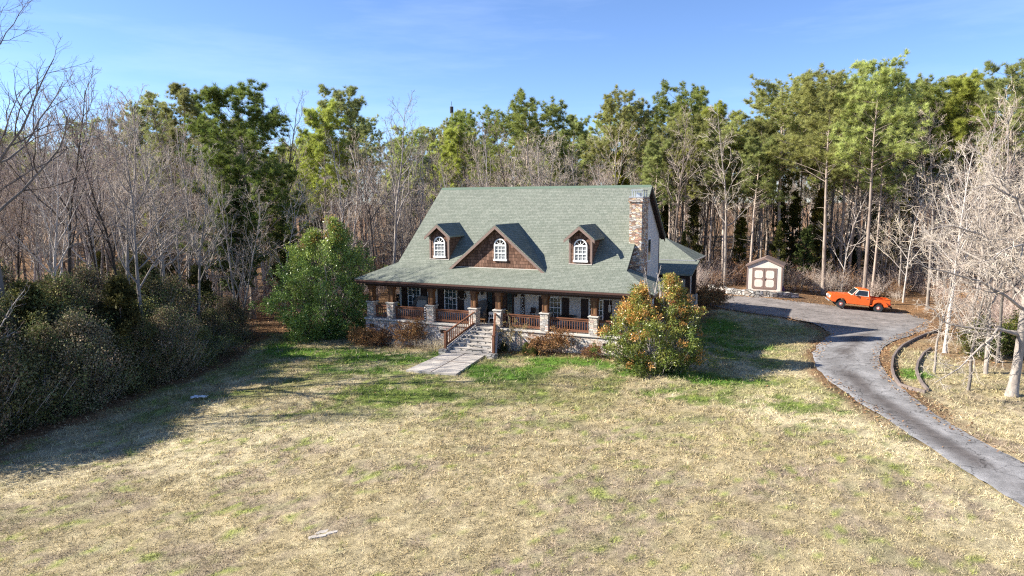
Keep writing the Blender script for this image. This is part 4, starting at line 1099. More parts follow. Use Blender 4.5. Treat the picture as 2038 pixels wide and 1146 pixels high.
# ------------------------------------------------------------------ growing plants: polylines, tubes, leaf blades (all numpy)
def nrm(a): return a / (np.linalg.norm(a, axis=-1, keepdims=True) + 1e-9)
def grow(P0, D, L, k, rng, trop=0.0, wob=.1):
    P = [P0]; d = nrm(D)
    for i in range(k - 1):
        d = nrm(d + np.array((0, 0, 1.0)) * trop + rng.normal(0, wob, d.shape))
        P.append(P[-1] + d * (L / (k - 1))[:, None])
    return np.stack(P, 1)
def spawn(P, Rr, L, m, t0, t1, ang, lr, k, rng, trop, wob, rr=.6, rmin=.006, even=True, taper=.55):
    """m children on each parent polyline; ang (deg) away from the parent, length lr*parent length"""
    n, kk, _ = P.shape
    t = (np.arange(m)[None] + rng.random((n, m))) / m if even else rng.random((n, m))
    t = t0 + (t1 - t0) * t
    f = t * (kk - 1); i = np.minimum(f.astype(int), kk - 2); w = f - i
    r = np.arange(n)[:, None]
    p = P[r, i] * (1 - w[..., None]) + P[r, i + 1] * w[..., None]
    tg = nrm(P[r, i + 1] - P[r, i])
    ra = Rr[r, i] * (1 - w) + Rr[r, i + 1] * w
    az = (np.arange(m)[None] * 2.4 + rng.random((n, 1)) * 6.28 + rng.normal(0, .5, (n, m)))
    ref = np.where(np.abs(tg[..., 2:3]) > .9, np.array((1.0, 0, 0)), np.array((0, 0, 1.0)))
    u = nrm(np.cross(tg, ref)); v = np.cross(tg, u)
    a = np.radians(rng.normal(ang[0], ang[1], (n, m)))
    d = tg * np.cos(a)[..., None] + (u * np.cos(az)[..., None] + v * np.sin(az)[..., None]) * np.sin(a)[..., None]
    l = L[:, None] * rng.uniform(lr[0], lr[1], (n, m)) * (1 - taper * (t - t0) / (t1 - t0 + 1e-9))
    N = n * m
    Q = grow(p.reshape(N, 3), d.reshape(N, 3), l.reshape(N), k, rng, trop, wob)
    r0 = np.maximum(ra.reshape(N) * rr, rmin)
    RR = r0[:, None] * np.linspace(1, .3, k)[None]
    return Q, np.maximum(RR, rmin * .6), l.reshape(N)
def tubes(P, Rr, ns):
    n, k, _ = P.shape
    T = np.empty_like(P); T[:, 1:-1] = P[:, 2:] - P[:, :-2]; T[:, 0] = P[:, 1] - P[:, 0]; T[:, -1] = P[:, -1] - P[:, -2]
    T = nrm(T); m = np.abs(T[:, :, 2]).mean(1) > .75
    ref = np.where(m[:, None, None], np.array((1.0, 0, 0)), np.array((0, 0, 1.0)))
    u = nrm(np.cross(T, ref)); v = np.cross(T, u)
    g = 2 * np.pi * np.arange(ns) / ns
    V = P[:, :, None] + Rr[:, :, None, None] * (u[:, :, None] * np.cos(g)[None, None, :, None] + v[:, :, None] * np.sin(g)[None, None, :, None])
    b = (np.arange(n)[:, None, None] * k + np.arange(k - 1)[None, :, None]) * ns
    j = np.arange(ns)[None, None]; j2 = (np.arange(ns) + 1) % ns
    F = np.stack([b + j, b + j2[None, None], b + ns + j2[None, None], b + ns + j], -1)
    return V.reshape(-1, 3), F.reshape(-1, 4)
def join(parts):
    V, F, C, o = [], [], [], 0
    for v, f, c in parts:
        V.append(v); F.append(f + o); C.append(np.broadcast_to(c, (len(v), 3))); o += len(v)
    q = [f for f in F if f.shape[1] == 4]; t = [f for f in F if f.shape[1] == 3]
    out = ([np.concatenate(q)] if q else []) + ([np.concatenate(t)] if t else [])
    return np.concatenate(V), out, np.concatenate(C)
def blades(c, d, side, L, W):
    """leaf-shaped diamonds: base c, along d, wide along side"""
    c, d, side = map(np.asarray, (c, d, side))
    V = np.stack([c, c + d * (L * .5)[:, None] + side * (W * .5)[:, None], c + d * L[:, None], c + d * (L * .5)[:, None] - side * (W * .5)[:, None]], 1)
    F = np.arange(len(c) * 4).reshape(-1, 4)
    return V.reshape(-1, 3), F
def tri_blades(c, d, side, L, W):
    V = np.stack([c - side * (W * .5)[:, None], c + side * (W * .5)[:, None], c + d * L[:, None]], 1)
    return V.reshape(-1, 3), np.arange(len(c) * 3).reshape(-1, 3)
def rdir(rng, n): return nrm(rng.normal(0, 1, (n, 3)))

def trunk_line(rng, H, r, k=12, lean=.02, wob=.03, flare=1.5, top=.12):
    P = grow(np.zeros((1, 3)) - np.array((0, 0, .5)), np.array([[rng.normal(0, lean), rng.normal(0, lean), 1.0]]), np.array([H + .5]), k, rng, .05, wob)
    t = np.linspace(0, 1, k); rr = r * (1 - t * (1 - top)); rr[0] *= flare; rr[1] *= 1.0
    return P, rr[None], np.array([H])
def proto(name, tv, tf, tmat, cv, cf, cc, cmat, label, cat, crown='crown', trunk='trunk'):
    t = empty(name, (0, 0, 0)); tag(t, label, cat)
    me = np_mesh(trunk, tv, [tf] if isinstance(tf, np.ndarray) else tf, None, True); link(trunk, me, MT[tmat], t)
    me = np_mesh(crown, cv, cf if isinstance(cf, list) else [cf], cc, False); link(crown, me, MT[cmat], t)
    return t
TW = dict(grey=(.45, .385, .33), tan=(.50, .42, .34), red=(.42, .27, .21), dark=(.18, .15, .13), white=(.42, .36, .305), mauve=(.43, .345, .30), brown=(.24, .16, .11), straw=(.50, .42, .30))
def hardwood(seed, H=17, r=.17, t0=.38, n1=16, ang=(42, 9), l1=(.26, .40), tw='grey', bark='bark', tip=None, trop=.12, wob=.13, lean=.03, m=(6, 5, 3), name='bare_tree', label='bare tree', fine=.0056, twob=.045, stems=1, l2=(.42, .62)):
    rng = np.random.default_rng(seed); T, CR = [], []
    for s_ in range(stems):
        P, Rr, L = trunk_line(rng, H * (1 if s_ == 0 else rng.uniform(.7, .95)), r * (1 if s_ == 0 else .8), 14, lean if s_ == 0 else .22, twob)
        v, f = tubes(P, Rr, 9); T.append((v, f, (0, 0, 0)))
        P1, R1, L1 = spawn(P, Rr, L, n1, t0, .97, ang, l1, 8, rng, trop, wob, .64, .024, taper=.62)
        v, f = tubes(P1, R1, 5); T.append((v, f, (0, 0, 0)))
        P2, R2, L2 = spawn(P1, R1, L1, m[0], .22, 1.0, (40, 12), l2, 6, rng, .06, .16, .66, .013)
        P3, R3, L3 = spawn(P2, R2, L2, m[1], .15, 1.0, (38, 14), (.4, .62), 4, rng, .04, .18, .6, fine * 1.25)
        P4, R4, L4 = spawn(P3, R3, L3, m[2], .2, 1.0, (36, 14), (.45, .75), 3, rng, .03, .2, .7, fine * .8)
        # the leader's own twigs
        c = np.array(TW[tw]); c3 = np.array(TW[tip or tw])
        for Pp, Rp, ns, q in ((P2, R2, 4, c * .8), (P3, R3, 3, c), (P4, R4, 3, c3)):
            v, f = tubes(Pp, Rp, ns)
            jit = np.repeat(rng.uniform(.75, 1.25, len(Pp)), Pp.shape[1] * ns)[:, None]
            CR.append((v, f, q[None] * jit))
    tv, tf, _ = join(T); cv, cf, cc = join(CR)
    return proto(name, tv, tf, bark, cv, cf, cc, 'twig', label, 'tree')
def pine(seed, H=19, r=.20, t0=.52, n1=26, l1=(.16, .24), label='pine', name='pine_tree', hue=(.075, .105, .022), tuft=.40, per=36, m2=7, crown_pow=1.0, needles=MT['needle'], droop=.03, dens=4, wn=.033):
    rng = np.random.default_rng(seed); T = []
    P, Rr, L = trunk_line(rng, H, r, 14, .02, .018, 1.35, .16)
    v, f = tubes(P, Rr, 9); T.append((v, f, (0, 0, 0)))
    P1, R1, L1 = spawn(P, Rr, L, n1, t0, .985, (64, 9), l1, 7, rng, droop, .10, .38, .018, taper=.50)
    v, f = tubes(P1, R1, 5); T.append((v, f, (0, 0, 0)))
    # a few dead stubs lower down
    Pd, Rd, Ld = spawn(P, Rr, L, 6, .25, t0, (75, 8), (.04, .10), 5, rng, .0, .12, .25, .012)
    v, f = tubes(Pd, Rd, 4); T.append((v, f, (0, 0, 0)))
    P2, R2, L2 = spawn(P1, R1, L1, m2, .35, 1.0, (44, 10), (.32, .5), 5, rng, .10, .14, .5, .010)
    v, f = tubes(P2, R2, 3); T.append((v, f, (0, 0, 0)))
    Pt, Rt, Lt = spawn(P, Rr, L, 14, .82, 1.0, (48, 12), (.05, .10), 5, rng, .10, .10, .4, .012, taper=.3)
    v, f = tubes(Pt, Rt, 4); T.append((v, f, (0, 0, 0)))
    # needle tufts along the outer parts
    def pts(Q, a, n):
        nn, k, _ = Q.shape; t = rng.uniform(a, 1.0, (nn, n)); ff = t * (k - 1); i = np.minimum(ff.astype(int), k - 2); w = (ff - i)[..., None]; rr_ = np.arange(nn)[:, None]
        return (Q[rr_, i] * (1 - w) + Q[rr_, i + 1] * w).reshape(-1, 3), nrm(Q[rr_, i + 1] - Q[rr_, i]).reshape(-1, 3)
    a, da = pts(P2, .35, dens); e, de = pts(P1, .6, 3); g_, dg_ = pts(Pt, .2, 5)
    a, da = np.concatenate([a, g_]), np.concatenate([da, dg_])
    c = np.concatenate([a, e, P2[:, -1], P1[:, -1]]); d = np.concatenate([da, de, nrm(P2[:, -1] - P2[:, -2]), nrm(P1[:, -1] - P1[:, -2])])
    c = c + rng.normal(0, .10, c.shape); n = len(c)
    dd = nrm(np.repeat(d, per, 0) * .55 + rdir(rng, n * per) + np.array((0, 0, .45)))
    cc_ = np.repeat(c, per, 0); side = nrm(np.cross(dd, rdir(rng, n * per)))
    v, f = tri_blades(cc_, dd, side, rng.uniform(.7, 1.25, n * per) * tuft, np.full(n * per, wn))
    h = np.array(hue); q = rng.uniform(.65, 1.45, n)[:, None] * h + rng.uniform(-.01, .03, n)[:, None] * np.array((1, .5, 0))
    col = np.repeat(q, per * 3, 0) * np.repeat(rng.uniform(.85, 1.15, n * per), 3)[:, None]
    tv, tf, _ = join(T)
    return proto(name, tv, tf, 'bark_pine', v, f, np.clip(col, .004, 1), 'needle', label, 'tree')
def cedar(seed, H=8, w=1.6, hue=(.06, .075, .020), tip=(.14, .13, .03), n=7000, label='cedar', name='cedar_tree', low=.02, spray=.20, shape=.8, droop=.0):
    rng = np.random.default_rng(seed); T = []
    P, Rr, L = trunk_line(rng, H, .05 + H * .012, 8, .03, .03, 1.3, .1)
    v, f = tubes(P, Rr, 7); T.append((v, f, (0, 0, 0)))
    nb = int(H * 9); t = low + (1 - low) * rng.random(nb) ** .85
    z = t * H; rad = w * np.clip((1 - (t - low) / (1 - low)), .03, 1) ** shape * rng.uniform(.6, 1.12, nb) * (.6 + .4 * sstep(low, low + .15, t)); az = rng.random(nb) * 6.283
    p0 = np.stack([np.interp(z, P[0, :, 2], P[0, :, 0]), np.interp(z, P[0, :, 2], P[0, :, 1]), z], 1)
    d = np.stack([np.cos(az), np.sin(az), rng.uniform(.05, .5, nb) - droop], 1)
    B = grow(p0, d, rad, 5, rng, .06, .12); v, f = tubes(B, np.full((nb, 5), .014), 3); T.append((v, f, (0, 0, 0)))
    k = n // nb; tt = rng.random((nb, k)) ** .6; ff = tt * 4; i = np.minimum(ff.astype(int), 3); w_ = (ff - i)[..., None]; rr_ = np.arange(nb)[:, None]
    c = (B[rr_, i] * (1 - w_) + B[rr_, i + 1] * w_).reshape(-1, 3) + rng.normal(0, .11, (nb * k, 3)) * (w / 1.6) ** .5
    dd = nrm(np.repeat(nrm(d), k, 0) * .6 + rdir(rng, nb * k) * .8 + np.array((0, 0, .35))); side = nrm(np.cross(dd, rdir(rng, nb * k)))
    v, f = blades(c, dd, side, rng.uniform(.6, 1.3, nb * k) * spray, rng.uniform(.35, .6, nb * k) * spray)
    bt = np.repeat(rng.random(nb), k); mixv = np.clip(tt.ravel() * .5 + bt * .6 - .25, 0, 1)[:, None]
    q = np.array(hue) * (1 - mixv) + np.array(tip) * mixv; q = q * np.repeat(rng.uniform(.6, 1.4, nb), k)[:, None]
    tv, tf, _ = join(T)
    return proto(name, tv, tf, 'bark_dark', v, f, np.repeat(q, 4, 0), 'dullleaf', label, 'tree' if H > 4 else 'shrub')
def leafy(seed, name, label, cat, H, prof, nclump, per, leaf, cols, stems=5, mat='leaf', clump=.28, bark='bark', jitter=.12, sprouts=0, inner=.45, cw=.42, lobes=1.0, fork=0.0):
    """broad-leaved shrub or tree: prof(t)->radius at height t; cols(t, r, rng)->(n,3) colour per clump"""
    rng = np.random.default_rng(seed); T = []
    P = grow(np.zeros((stems, 3)) + np.stack([rng.normal(0, .12, stems), rng.normal(0, .12, stems), np.full(stems, -.3)], 1), np.stack([rng.normal(0, .25, stems), rng.normal(0, .25, stems), np.ones(stems)], 1), np.full(stems, H * .86) * rng.uniform(.75, 1, stems), 8, rng, .08, .07)
    Rr = (.03 + .010 * H) * np.linspace(1, .2, 8)[None].repeat(stems, 0)
    v, f = tubes(P, Rr, 6); T.append((v, f, (0, 0, 0)))
    P1, R1, L1 = spawn(P, Rr, np.full(stems, H), 12, .12, .95, (55, 12), (.14, .30), 5, rng, .10, .15, .5, .010)
    v, f = tubes(P1, R1, 4); T.append((v, f, (0, 0, 0)))
    t = rng.random(nclump) ** 1.12; az = rng.random(nclump) * 6.283
    lob = 1 + lobes * (.20 * np.sin(az * 3 + t * 9 + seed) + .15 * np.sin(az * 5 - t * 14) + .10 * np.sin(az * 2 + t * 23))
    q = rng.uniform(inner, 1.0, nclump) ** .6
    rad = np.array([prof(x) for x in t]) * lob * q * rng.uniform(.86, 1.12, nclump)
    c = np.stack([rad * np.cos(az), rad * np.sin(az), t * H + rng.normal(0, .12, nclump)], 1)
    sd_ = np.where(np.cos(az) > 0, 1.0, -1.0); up_ = np.clip(t - .45, 0, 1)
    c[:, 0] += fork * sd_ * up_; c[:, 1] += .4 * fork * up_; c[:, 2] += np.where(sd_ > 0, .0, -.10) * H * (fork > 0) * up_ * 2
    out = nrm(np.stack([np.cos(az) * .8, np.sin(az) * .8, .35 + .9 * t], 1))
    # a twig out to every clump
    tw = np.stack([c - out * .7 * np.minimum(1, rad)[:, None] - np.array((0, 0, .2)), c], 1); v, f = tubes(tw, np.full((nclump, 2), .008), 3); T.append((v, f, (0, 0, 0)))
    col = cols(t, q, rng)
    n = nclump * per
    dd = nrm(np.repeat(out, per, 0) * .75 + rdir(rng, n)); side = nrm(np.cross(dd, rdir(rng, n)))
    cc_ = np.repeat(c, per, 0) + rdir(rng, n) * (rng.random(n) ** .5 * clump)[:, None]
    v, f = blades(cc_, dd, side, rng.uniform(.7, 1.25, n) * leaf, rng.uniform(.75, 1.15, n) * leaf * cw)
    lc = np.repeat(col, per, 0) * rng.uniform(.65, 1.35, n)[:, None]
    if sprouts:
        S = grow(np.stack([rng.normal(0, .35, sprouts), rng.normal(0, .35, sprouts), np.full(sprouts, H * .8)], 1), np.stack([rng.normal(0, .18, sprouts), rng.normal(0, .18, sprouts), np.ones(sprouts)], 1), rng.uniform(.15, .42, sprouts) * H, 6, rng, .05, .07)
        vv, ff = tubes(S, np.linspace(.022, .008, 6)[None].repeat(sprouts, 0), 4); T.append((vv, ff, (0, 0, 0)))
        S2, R2, _l = spawn(S, np.full((sprouts, 6), .012), np.full(sprouts, H * .3), 6, .3, 1, (38, 8), (.12, .3), 4, rng, .1, .1, .6, .006); vv, ff = tubes(S2, R2, 3); T.append((vv, ff, (0, 0, 0)))
    tv, tf, _ = join(T)
    return proto(name, tv, tf, bark, v, f, np.repeat(lc, 4, 0), mat, label, cat, 'foliage', 'stems')
def twiggy(seed, H, W, n0, label, name='bare_shrub', tw='brown', leaf=None, nleaf=0, cat='shrub', wob=.12, r0=.012, leafsize=.05, m=(5, 4), spread=.55, trop=.04):
    """bare or dry many-stemmed shrub; one mesh of stems, plus dead leaves"""
    rng = np.random.default_rng(seed)
    P = grow(np.stack([rng.normal(0, W * .16, n0), rng.normal(0, W * .16, n0), np.full(n0, -.1)], 1), np.stack([rng.normal(0, spread, n0), rng.normal(0, spread, n0), np.ones(n0)], 1), rng.uniform(.6, 1.05, n0) * H, 7, rng, trop, wob)
    Rr = r0 * np.linspace(1, .4, 7)[None].repeat(n0, 0)
    P2, R2, L2 = spawn(P, Rr, np.full(n0, H), m[0], .25, 1, (38, 12), (.25, .45), 5, rng, .05, .15, .6, r0 * .45)
    P3, R3, L3 = spawn(P2, R2, L2, m[1], .2, 1, (38, 14), (.4, .7), 4, rng, .03, .18, .7, r0 * .35)
    c = np.array(TW[tw]); parts = []
    for Pp, Rp, ns in ((P, Rr, 4), (P2, R2, 3), (P3, R3, 3)):
        v, f = tubes(Pp, Rp, ns); parts.append((v, f, c[None] * np.repeat(rng.uniform(.6, 1.4, len(Pp)), Pp.shape[1] * ns)[:, None]))
    v, f, cc = join(parts)
    t = tag(empty(name, (0, 0, 0)), label, cat)
    link('stems', np_mesh('stems', v, f, cc), MT['twig'], t)
    if nleaf:
        k = rng.integers(0, len(P3), nleaf); j = rng.integers(1, 4, nleaf); c_ = P3[k, j] + rng.normal(0, .03, (nleaf, 3)); dd = rdir(rng, nleaf); side = nrm(np.cross(dd, rdir(rng, nleaf)))
        v, f = blades(c_, dd, side, rng.uniform(.7, 1.4, nleaf) * leafsize, rng.uniform(.4, .8, nleaf) * leafsize)
        lc = np.array([leaf[i] for i in rng.integers(0, len(leaf), nleaf)]) * rng.uniform(.6, 1.4, nleaf)[:, None]
        link('foliage', np_mesh('foliage', v, [f], np.repeat(lc, 4, 0)), MT['dullleaf'], t)
    return t

USED = set()
def put(p, x, y, label=None, group=None, rz=0.0, sc=1.0, sz=None, dz=0.0):
    """place the prototype itself the first time, then copies of it and of its parts"""
    if p.name in USED: o = copy_tree(p)
    else: o = p; USED.add(p.name)
    o.location = (x, y, float(gz(x, y)) + dz); o.rotation_euler = (0, 0, rz); o.scale = (sc, sc, sz or sc)
    if label: o['label'] = label
    if group: o['group'] = group
    elif 'group' in o.keys(): del o['group']
    return o

# ------------------------------------------------------------------ prototypes of the trees and shrubs
TG = (.36, .38, .36)
HA = hardwood(1, 17.5, .17, .36, 17, tw='grey')
HB = hardwood(2, 18, .16, .42, 15, (36, 8), (.24, .38), 'mauve', 'bark_dark', trop=.16, m=(5, 5, 3))
HC = hardwood(3, 15.5, .14, .30, 17, (38, 9), (.28, .42), 'grey', 'bark', 'red', .14, m=(5, 5, 3))
HD = hardwood(4, 12.5, .11, .16, 13, (32, 8), (.30, .48), 'tan', 'bark', 'tan', .15, stems=3, m=(5, 5, 3))
HE = hardwood(5, 15, .13, .34, 18, (58, 10), (.18, .32), 'tan', 'bark_pale', 'tan', .06, m=(5, 6, 4))
HF = hardwood(6, 21.5, .22, .30, 15, (46, 8), (.34, .50), 'dark', 'bark', 'mauve', .16, .12, m=(7, 6, 4))
HG = hardwood(7, 9, .07, .22, 14, (48, 10), (.30, .5), 'tan', 'bark', 'tan', .08, m=(5, 5, 3), name='sapling_tree')
PA = pine(11, 19, .24, .38, 60, (.28, .38), hue=(.25, .30, .075), dens=5)
PL = pine(15, 19, .24, .27, 68, (.27, .36), hue=(.15, .205, .045), dens=6)
PB = pine(12, 22, .21, .55, 46, (.18, .27), hue=(.36, .385, .13), dens=5)
PC = pine(13, 20, .19, .56, 34, (.14, .22), hue=(.28, .31, .11), dens=4)
PD = pine(14, 18, .17, .46, 40, (.15, .23), hue=(.36, .40, .085), dens=5)
CA = cedar(21, 9, 1.7, n=9000)
CB = cedar(22, 8.5, 1.15, (.10, .105, .020), (.24, .20, .035), 9000, low=.08, shape=.55)
CC = cedar(23, 4.6, 1.7, (.050, .058, .020), (.12, .11, .03), 7000, shape=.6)
CD = cedar(24, 11, 2.4, (.055, .075, .026), (.12, .14, .035), 11000, low=.22, spray=.26, shape=.45, droop=.15)
def thick(seed, H, hues, leaf=.115, n=560, tw=None):
    pr = lambda t: H * (.60 * (.55 + .9 * t) if t < .4 else .55 * (1 - ((t - .4) / .62) ** 2) + .02)
    def cols(t, q, rng): return np.array([hues[i] for i in rng.integers(0, len(hues), len(t))]) * rng.uniform(.6, 1.4, len(t))[:, None]
    return leafy(seed, 'thicket_shrub', 'shrub', 'shrub', H, pr, n, 40, leaf, cols, 9, 'dullleaf', .50, 'bark', inner=.25, lobes=1.4, cw=.6)
TA = thick(31, 4.6, [(.13, .15, .055), (.18, .16, .075), (.22, .17, .10), (.13, .17, .055)])
TB = thick(32, 3.6, [(.20, .165, .10), (.25, .18, .12), (.15, .16, .07)], .10)
TCx = thick(33, 5.4, [(.12, .145, .05), (.21, .20, .06), (.12, .125, .06)], .12)
HOLLY = thick(34, 3.0, [(.05, .085, .020), (.09, .12, .025), (.14, .14, .03)], .12, 300)

# ------------------------------------------------------------------ single trees that can be told apart in the photograph
rng = np.random.default_rng(77)
taken = []
HT = {}
def top_scale(p, x, y, ytop):
    """how much to scale a prototype standing at x, y so that it reaches as high as row ytop of the photograph"""
    if p.data is None and p.name not in HT: HT[p.name] = max(max(v[2] for v in c.bound_box) for c in p.children)
    r = ray(1019, ytop); return (CAMZ + y * r[2] / r[1] - float(gz(x, y))) / HT[p.name]
def tree_px(p, px, y, label, rz=0.0, top=300, wide=1.0, group=None):
    x, yy, _ = at_dist(px, y); taken.append((x, yy)); s = top_scale(p, x, yy, top); return put(p, x, yy, label, group, rz, s * wide, s)
tree_px(HF, 6, 31, 'huge spreading bare tree towering over the thicket, its top out of sight', .4, -110, 1.25)
tree_px(HB, 120, 38, 'tall bare tree with steep forked limbs standing behind the thicket', 1.0, 125)
tree_px(HA, 245, 40, 'dark leaning bare tree beside the white-barked trunk in the thicket woods', 2.0, 150)
tree_px(HC, 190, 44, 'bare maple with reddish bud haze above the thicket', .3, 135)
tree_px(HE, 330, 42, 'slender white-barked tree rising from the end of the thicket', .8, 195)
tree_px(PC, 372, 70, 'thin-crowned pine showing above the bare woods', .5, 158)
tree_px(PL, 500, 52, 'broad dark green pine with the widest crown, beside the lawn', 1.2, 156, 1.12)
tree_px(CD, 470, 49, 'big dark evergreen cedar at the foot of the broad pine', .2, 350)
tree_px(CD, 575, 53, 'dark drooping cedar between the broad pine and the yellowing magnolia', 2.4, 430)
tree_px(HD, 462, 46, 'many-stemmed bare tree fanning out in front of the broad pine', 1.1, 320)
tree_px(PD, 655, 68, 'yellow-green pine with a ragged column of foliage', .0, 192)
tree_px(PC, 700, 70, 'open-topped pine beside the ragged yellow-green one', 2.2, 162)
tree_px(HA, 780, 58, 'big grey bare tree with upswept limbs next to the house roof', .6, 180)
tree_px(PD, 895, 80, 'bright green pine above the lower end of the roof ridge, by the mast', 1.3, 238)
tree_px(PA, 945, 86, 'small dark pine crown beside the distant mast', .7, 204, 1)
tree_px(PA, 1050, 76, 'round-topped pine rising behind the middle of the roof', 2.8, 172, 1.15)
tree_px(PC, 1130, 88, 'low pine crown behind the roof, between two taller pines', .2, 225)
tree_px(PB, 1242, 80, 'pine with a two-lobed top behind the chimney end of the ridge', 1.7, 170)
tree_px(PA, 1340, 84, 'bluish green pine standing highest behind the chimney', 2.0, 152)
tree_px(PD, 1395, 72, 'yellow-green pine with foliage down its whole height past the chimney', .9, 195)
tree_px(CB, 1245, 72, 'golden brown cedar behind the roof ridge near the chimney', .5, 300)
tree_px(HD, 985, 66, 'pale fan-shaped bare tree just behind the roof ridge', 2.2, 225)
tree_px(HD, 1150, 68, 'low pale bare tree behind the ridge, above the centre gable', .4, 290)
tree_px(HB, 1330, 64, 'ghostly pale bare tree right behind the chimney', 1.9, 200)
tree_px(HE, 1443, 63, 'slender pale bare tree at the edge of the woods near the rear wing', .1, 210)
tree_px(PB, 1548, 68, 'large dark-trunked pine behind the garden shed', .3, 138, 1.2)
tree_px(PB, 1640, 60, 'straight pine with a pale trunk standing between the shed and the truck', 1.5, 130, 1.1)
tree_px(PB, 1722, 56, 'tall pine rising directly behind the orange truck', 2.6, 108, 1)
tree_px(PC, 1735, 60, 'thin second pine trunk close behind the truck cab', .6, 230)
tree_px(CB, 1622, 66, 'yellow-green columnar cedar behind the pale pine trunk', 1.1, 375)
tree_px(PA, 1700, 76, 'tall full pine in the group above the truck', .9, 132)
tree_px(PA, 1775, 74, 'highest bushy pine of the group above the truck', 2.1, 135)
tree_px(PD, 1870, 72, 'bright pine at the edge of the tall group', .4, 138)
tree_px(PC, 1990, 66, 'pine half hidden behind pale bare branches at the picture edge', 1.2, 112)
for i, (px, y) in enumerate([(1488, 68), (1505, 70), (1513, 66), (1415, 70), (1590, 72)]):
    tree_px(PC, px, y, 'slim straight pine trunk in the row behind the garden shed', 1.0 * i, 262 - 14 * i, .8, 'slim pine trunks behind the shed')
for i, (px, y, s) in enumerate([(1850, 54, 215), (1935, 50, 195), (2010, 52, 170), (1890, 46, 330), (1800, 57, 330)]):
    tree_px([HE, HC, HD, HE, HG][i], px, y, ['pale bare tree with dense side twigs beyond the gravel turning area', 'bare tree with pinkish bud haze beyond the curved bed', 'many-stemmed pale bare tree at the picture edge', 'thin bare tree just past the truck', 'bushy bare sapling beside the truck tailgate'][i], .7 * i, s)

# the white tree by the drive: limbs laid out by hand, twigs grown on them
def white_tree():
    rng = np.random.default_rng(5)
    x, y, z = on_ground(2012, 788)
    P = np.array([[(0, 0, -.3), (.08, 0, .6), (.2, .05, 1.6), (.28, .1, 2.7), (.30, .1, 3.8), (.38, .1, 5.0), (.55, .2, 6.4), (.5, .3, 7.8), (.8, .3, 9.2), (.9, .4, 10.4)]]); Rr = np.array([[.30, .20, .175, .16, .145, .125, .10, .075, .05, .025]])
    limbs = [((.28, .1, 2.6), (-.9, -.1, 2.95), (-1.8, -.6, 2.3), (-2.9, -.9, 1.5), (-4.0, -1.1, 1.0)),
             ((.28, .1, 2.75), (-.8, .3, 2.85), (-1.9, .5, 2.9), (-2.8, .6, 3.25), (-3.4, .8, 3.9)),
             ((.3, .1, 3.7), (-.7, -.2, 4.35), (-2.0, -.4, 5.0), (-3.4, -.5, 5.35), (-5.0, -.4, 6.0)),
             ((.36, .1, 4.9), (-.4, .4, 5.9), (-1.4, .6, 6.9), (-2.6, .7, 7.3), (-4.0, .7, 7.1)),
             ((.5, .15, 6.0), (-.2, -.2, 7.2), (-.9, -.4, 8.4), (-1.9, -.5, 9.0), (-3.0, -.6, 8.7)),
             ((.4, .1, 5.2), (1.2, -.3, 6.4), (2.0, -.5, 7.3), (2.9, -.6, 8.2), (3.8, -.6, 8.6)),
             ((.28, .1, 3.0), (.9, .2, 3.3), (1.1, .3, 4.0), (1.9, .3, 4.6), (3.0, .3, 4.9)),
             ((.55, .2, 7.4), (.0, .7, 8.3), (-.6, 1.2, 9.4), (-1.0, 1.6, 10.2), (-1.6, 1.8, 10.8)),
             ((.3, .1, 4.2), (.1, 1.0, 5.0), (-.6, 2.0, 5.8), (-1.4, 2.8, 6.4), (-2.4, 3.4, 6.6)),
             ((.7, .3, 8.6), (1.3, .2, 9.6), (1.8, .1, 10.5), (2.2, 0, 11.2), (2.5, 0, 11.8)),
             ((.45, .1, 5.6), (-.3, -.9, 6.3), (-1.3, -1.6, 6.6), (-2.4, -2.0, 6.4), (-3.4, -2.3, 5.9))]
    L0 = np.array(limbs, float)
    tt = np.linspace(0, 4, 9); i = np.minimum(tt.astype(int), 3); w = (tt - i)[None, :, None]
    P1 = L0[:, i] * (1 - w) + L0[:, i + 1] * w + rng.normal(0, .07, (len(limbs), 9, 3)) * np.linspace(0, 1, 9)[None, :, None]
    R1 = np.linspace(.068, .016, 9)[None].repeat(len(limbs), 0)
    L1 = np.full(len(limbs), 5.0); T, CR = [], []
    for Q, q, ns in ((P, Rr, 12), (P1, R1, 7)): v, f = tubes(Q, q, ns); T.append((v, f, (0, 0, 0)))
    P2, R2, L2 = spawn(P1, R1, L1, 13, .12, 1.0, (46, 14), (.22, .5), 7, rng, .02, .24, .58, .012); v, f = tubes(P2, R2, 5); T.append((v, f, (0, 0, 0)))
    P3, R3, L3 = spawn(P2, R2, L2, 8, .15, 1.0, (46, 14), (.35, .65), 6, rng, -.02, .26, .62, .0065)
    P4, R4, L4 = spawn(P3, R3, L3, 5, .2, 1.0, (42, 14), (.4, .75), 4, rng, -.03, .26, .7, .0042)
    c = np.array(TW['white'])
    for Q, q, ns, k in ((P3, R3, 4, 1.0), (P4, R4, 3, .85)):
        v, f = tubes(Q, q, ns); CR.append((v, f, c[None] * k * np.repeat(rng.uniform(.75, 1.15, len(Q)), Q.shape[1] * ns)[:, None]))
    tv, tf, _ = join(T); cv, cf, cc = join(CR)
    t = proto('white_barked_tree', tv, tf, 'bark_pale', cv, cf, cc, 'twig', 'large white-barked tree with twisting bare limbs beside the curved bed', 'tree')
    USED.add(t.name); t.location = (x, y, z); taken.append((x, y))
white_tree()
WS = hardwood(41, 7.4, .085, .34, 13, (44, 10), (.26, .42), 'tan', 'bark_pale', 'white', .06, .16, m=(6, 5, 3), name='young_white_tree', twob=.07)
for (px, py, s, lab) in ((1927, 776, .95, 'slim white sapling in front of the other trunks by the curved bed'), (1858, 742, .8, 'thin forked pale sapling at the inner end of the timber bed'), (1964, 744, 1.3, 'stout pale bare tree set back behind the slim white sapling')):
    x, y, z = on_ground(px, py); taken.append((x, y)); put(WS, x, y, lab, None, s * 5, s)
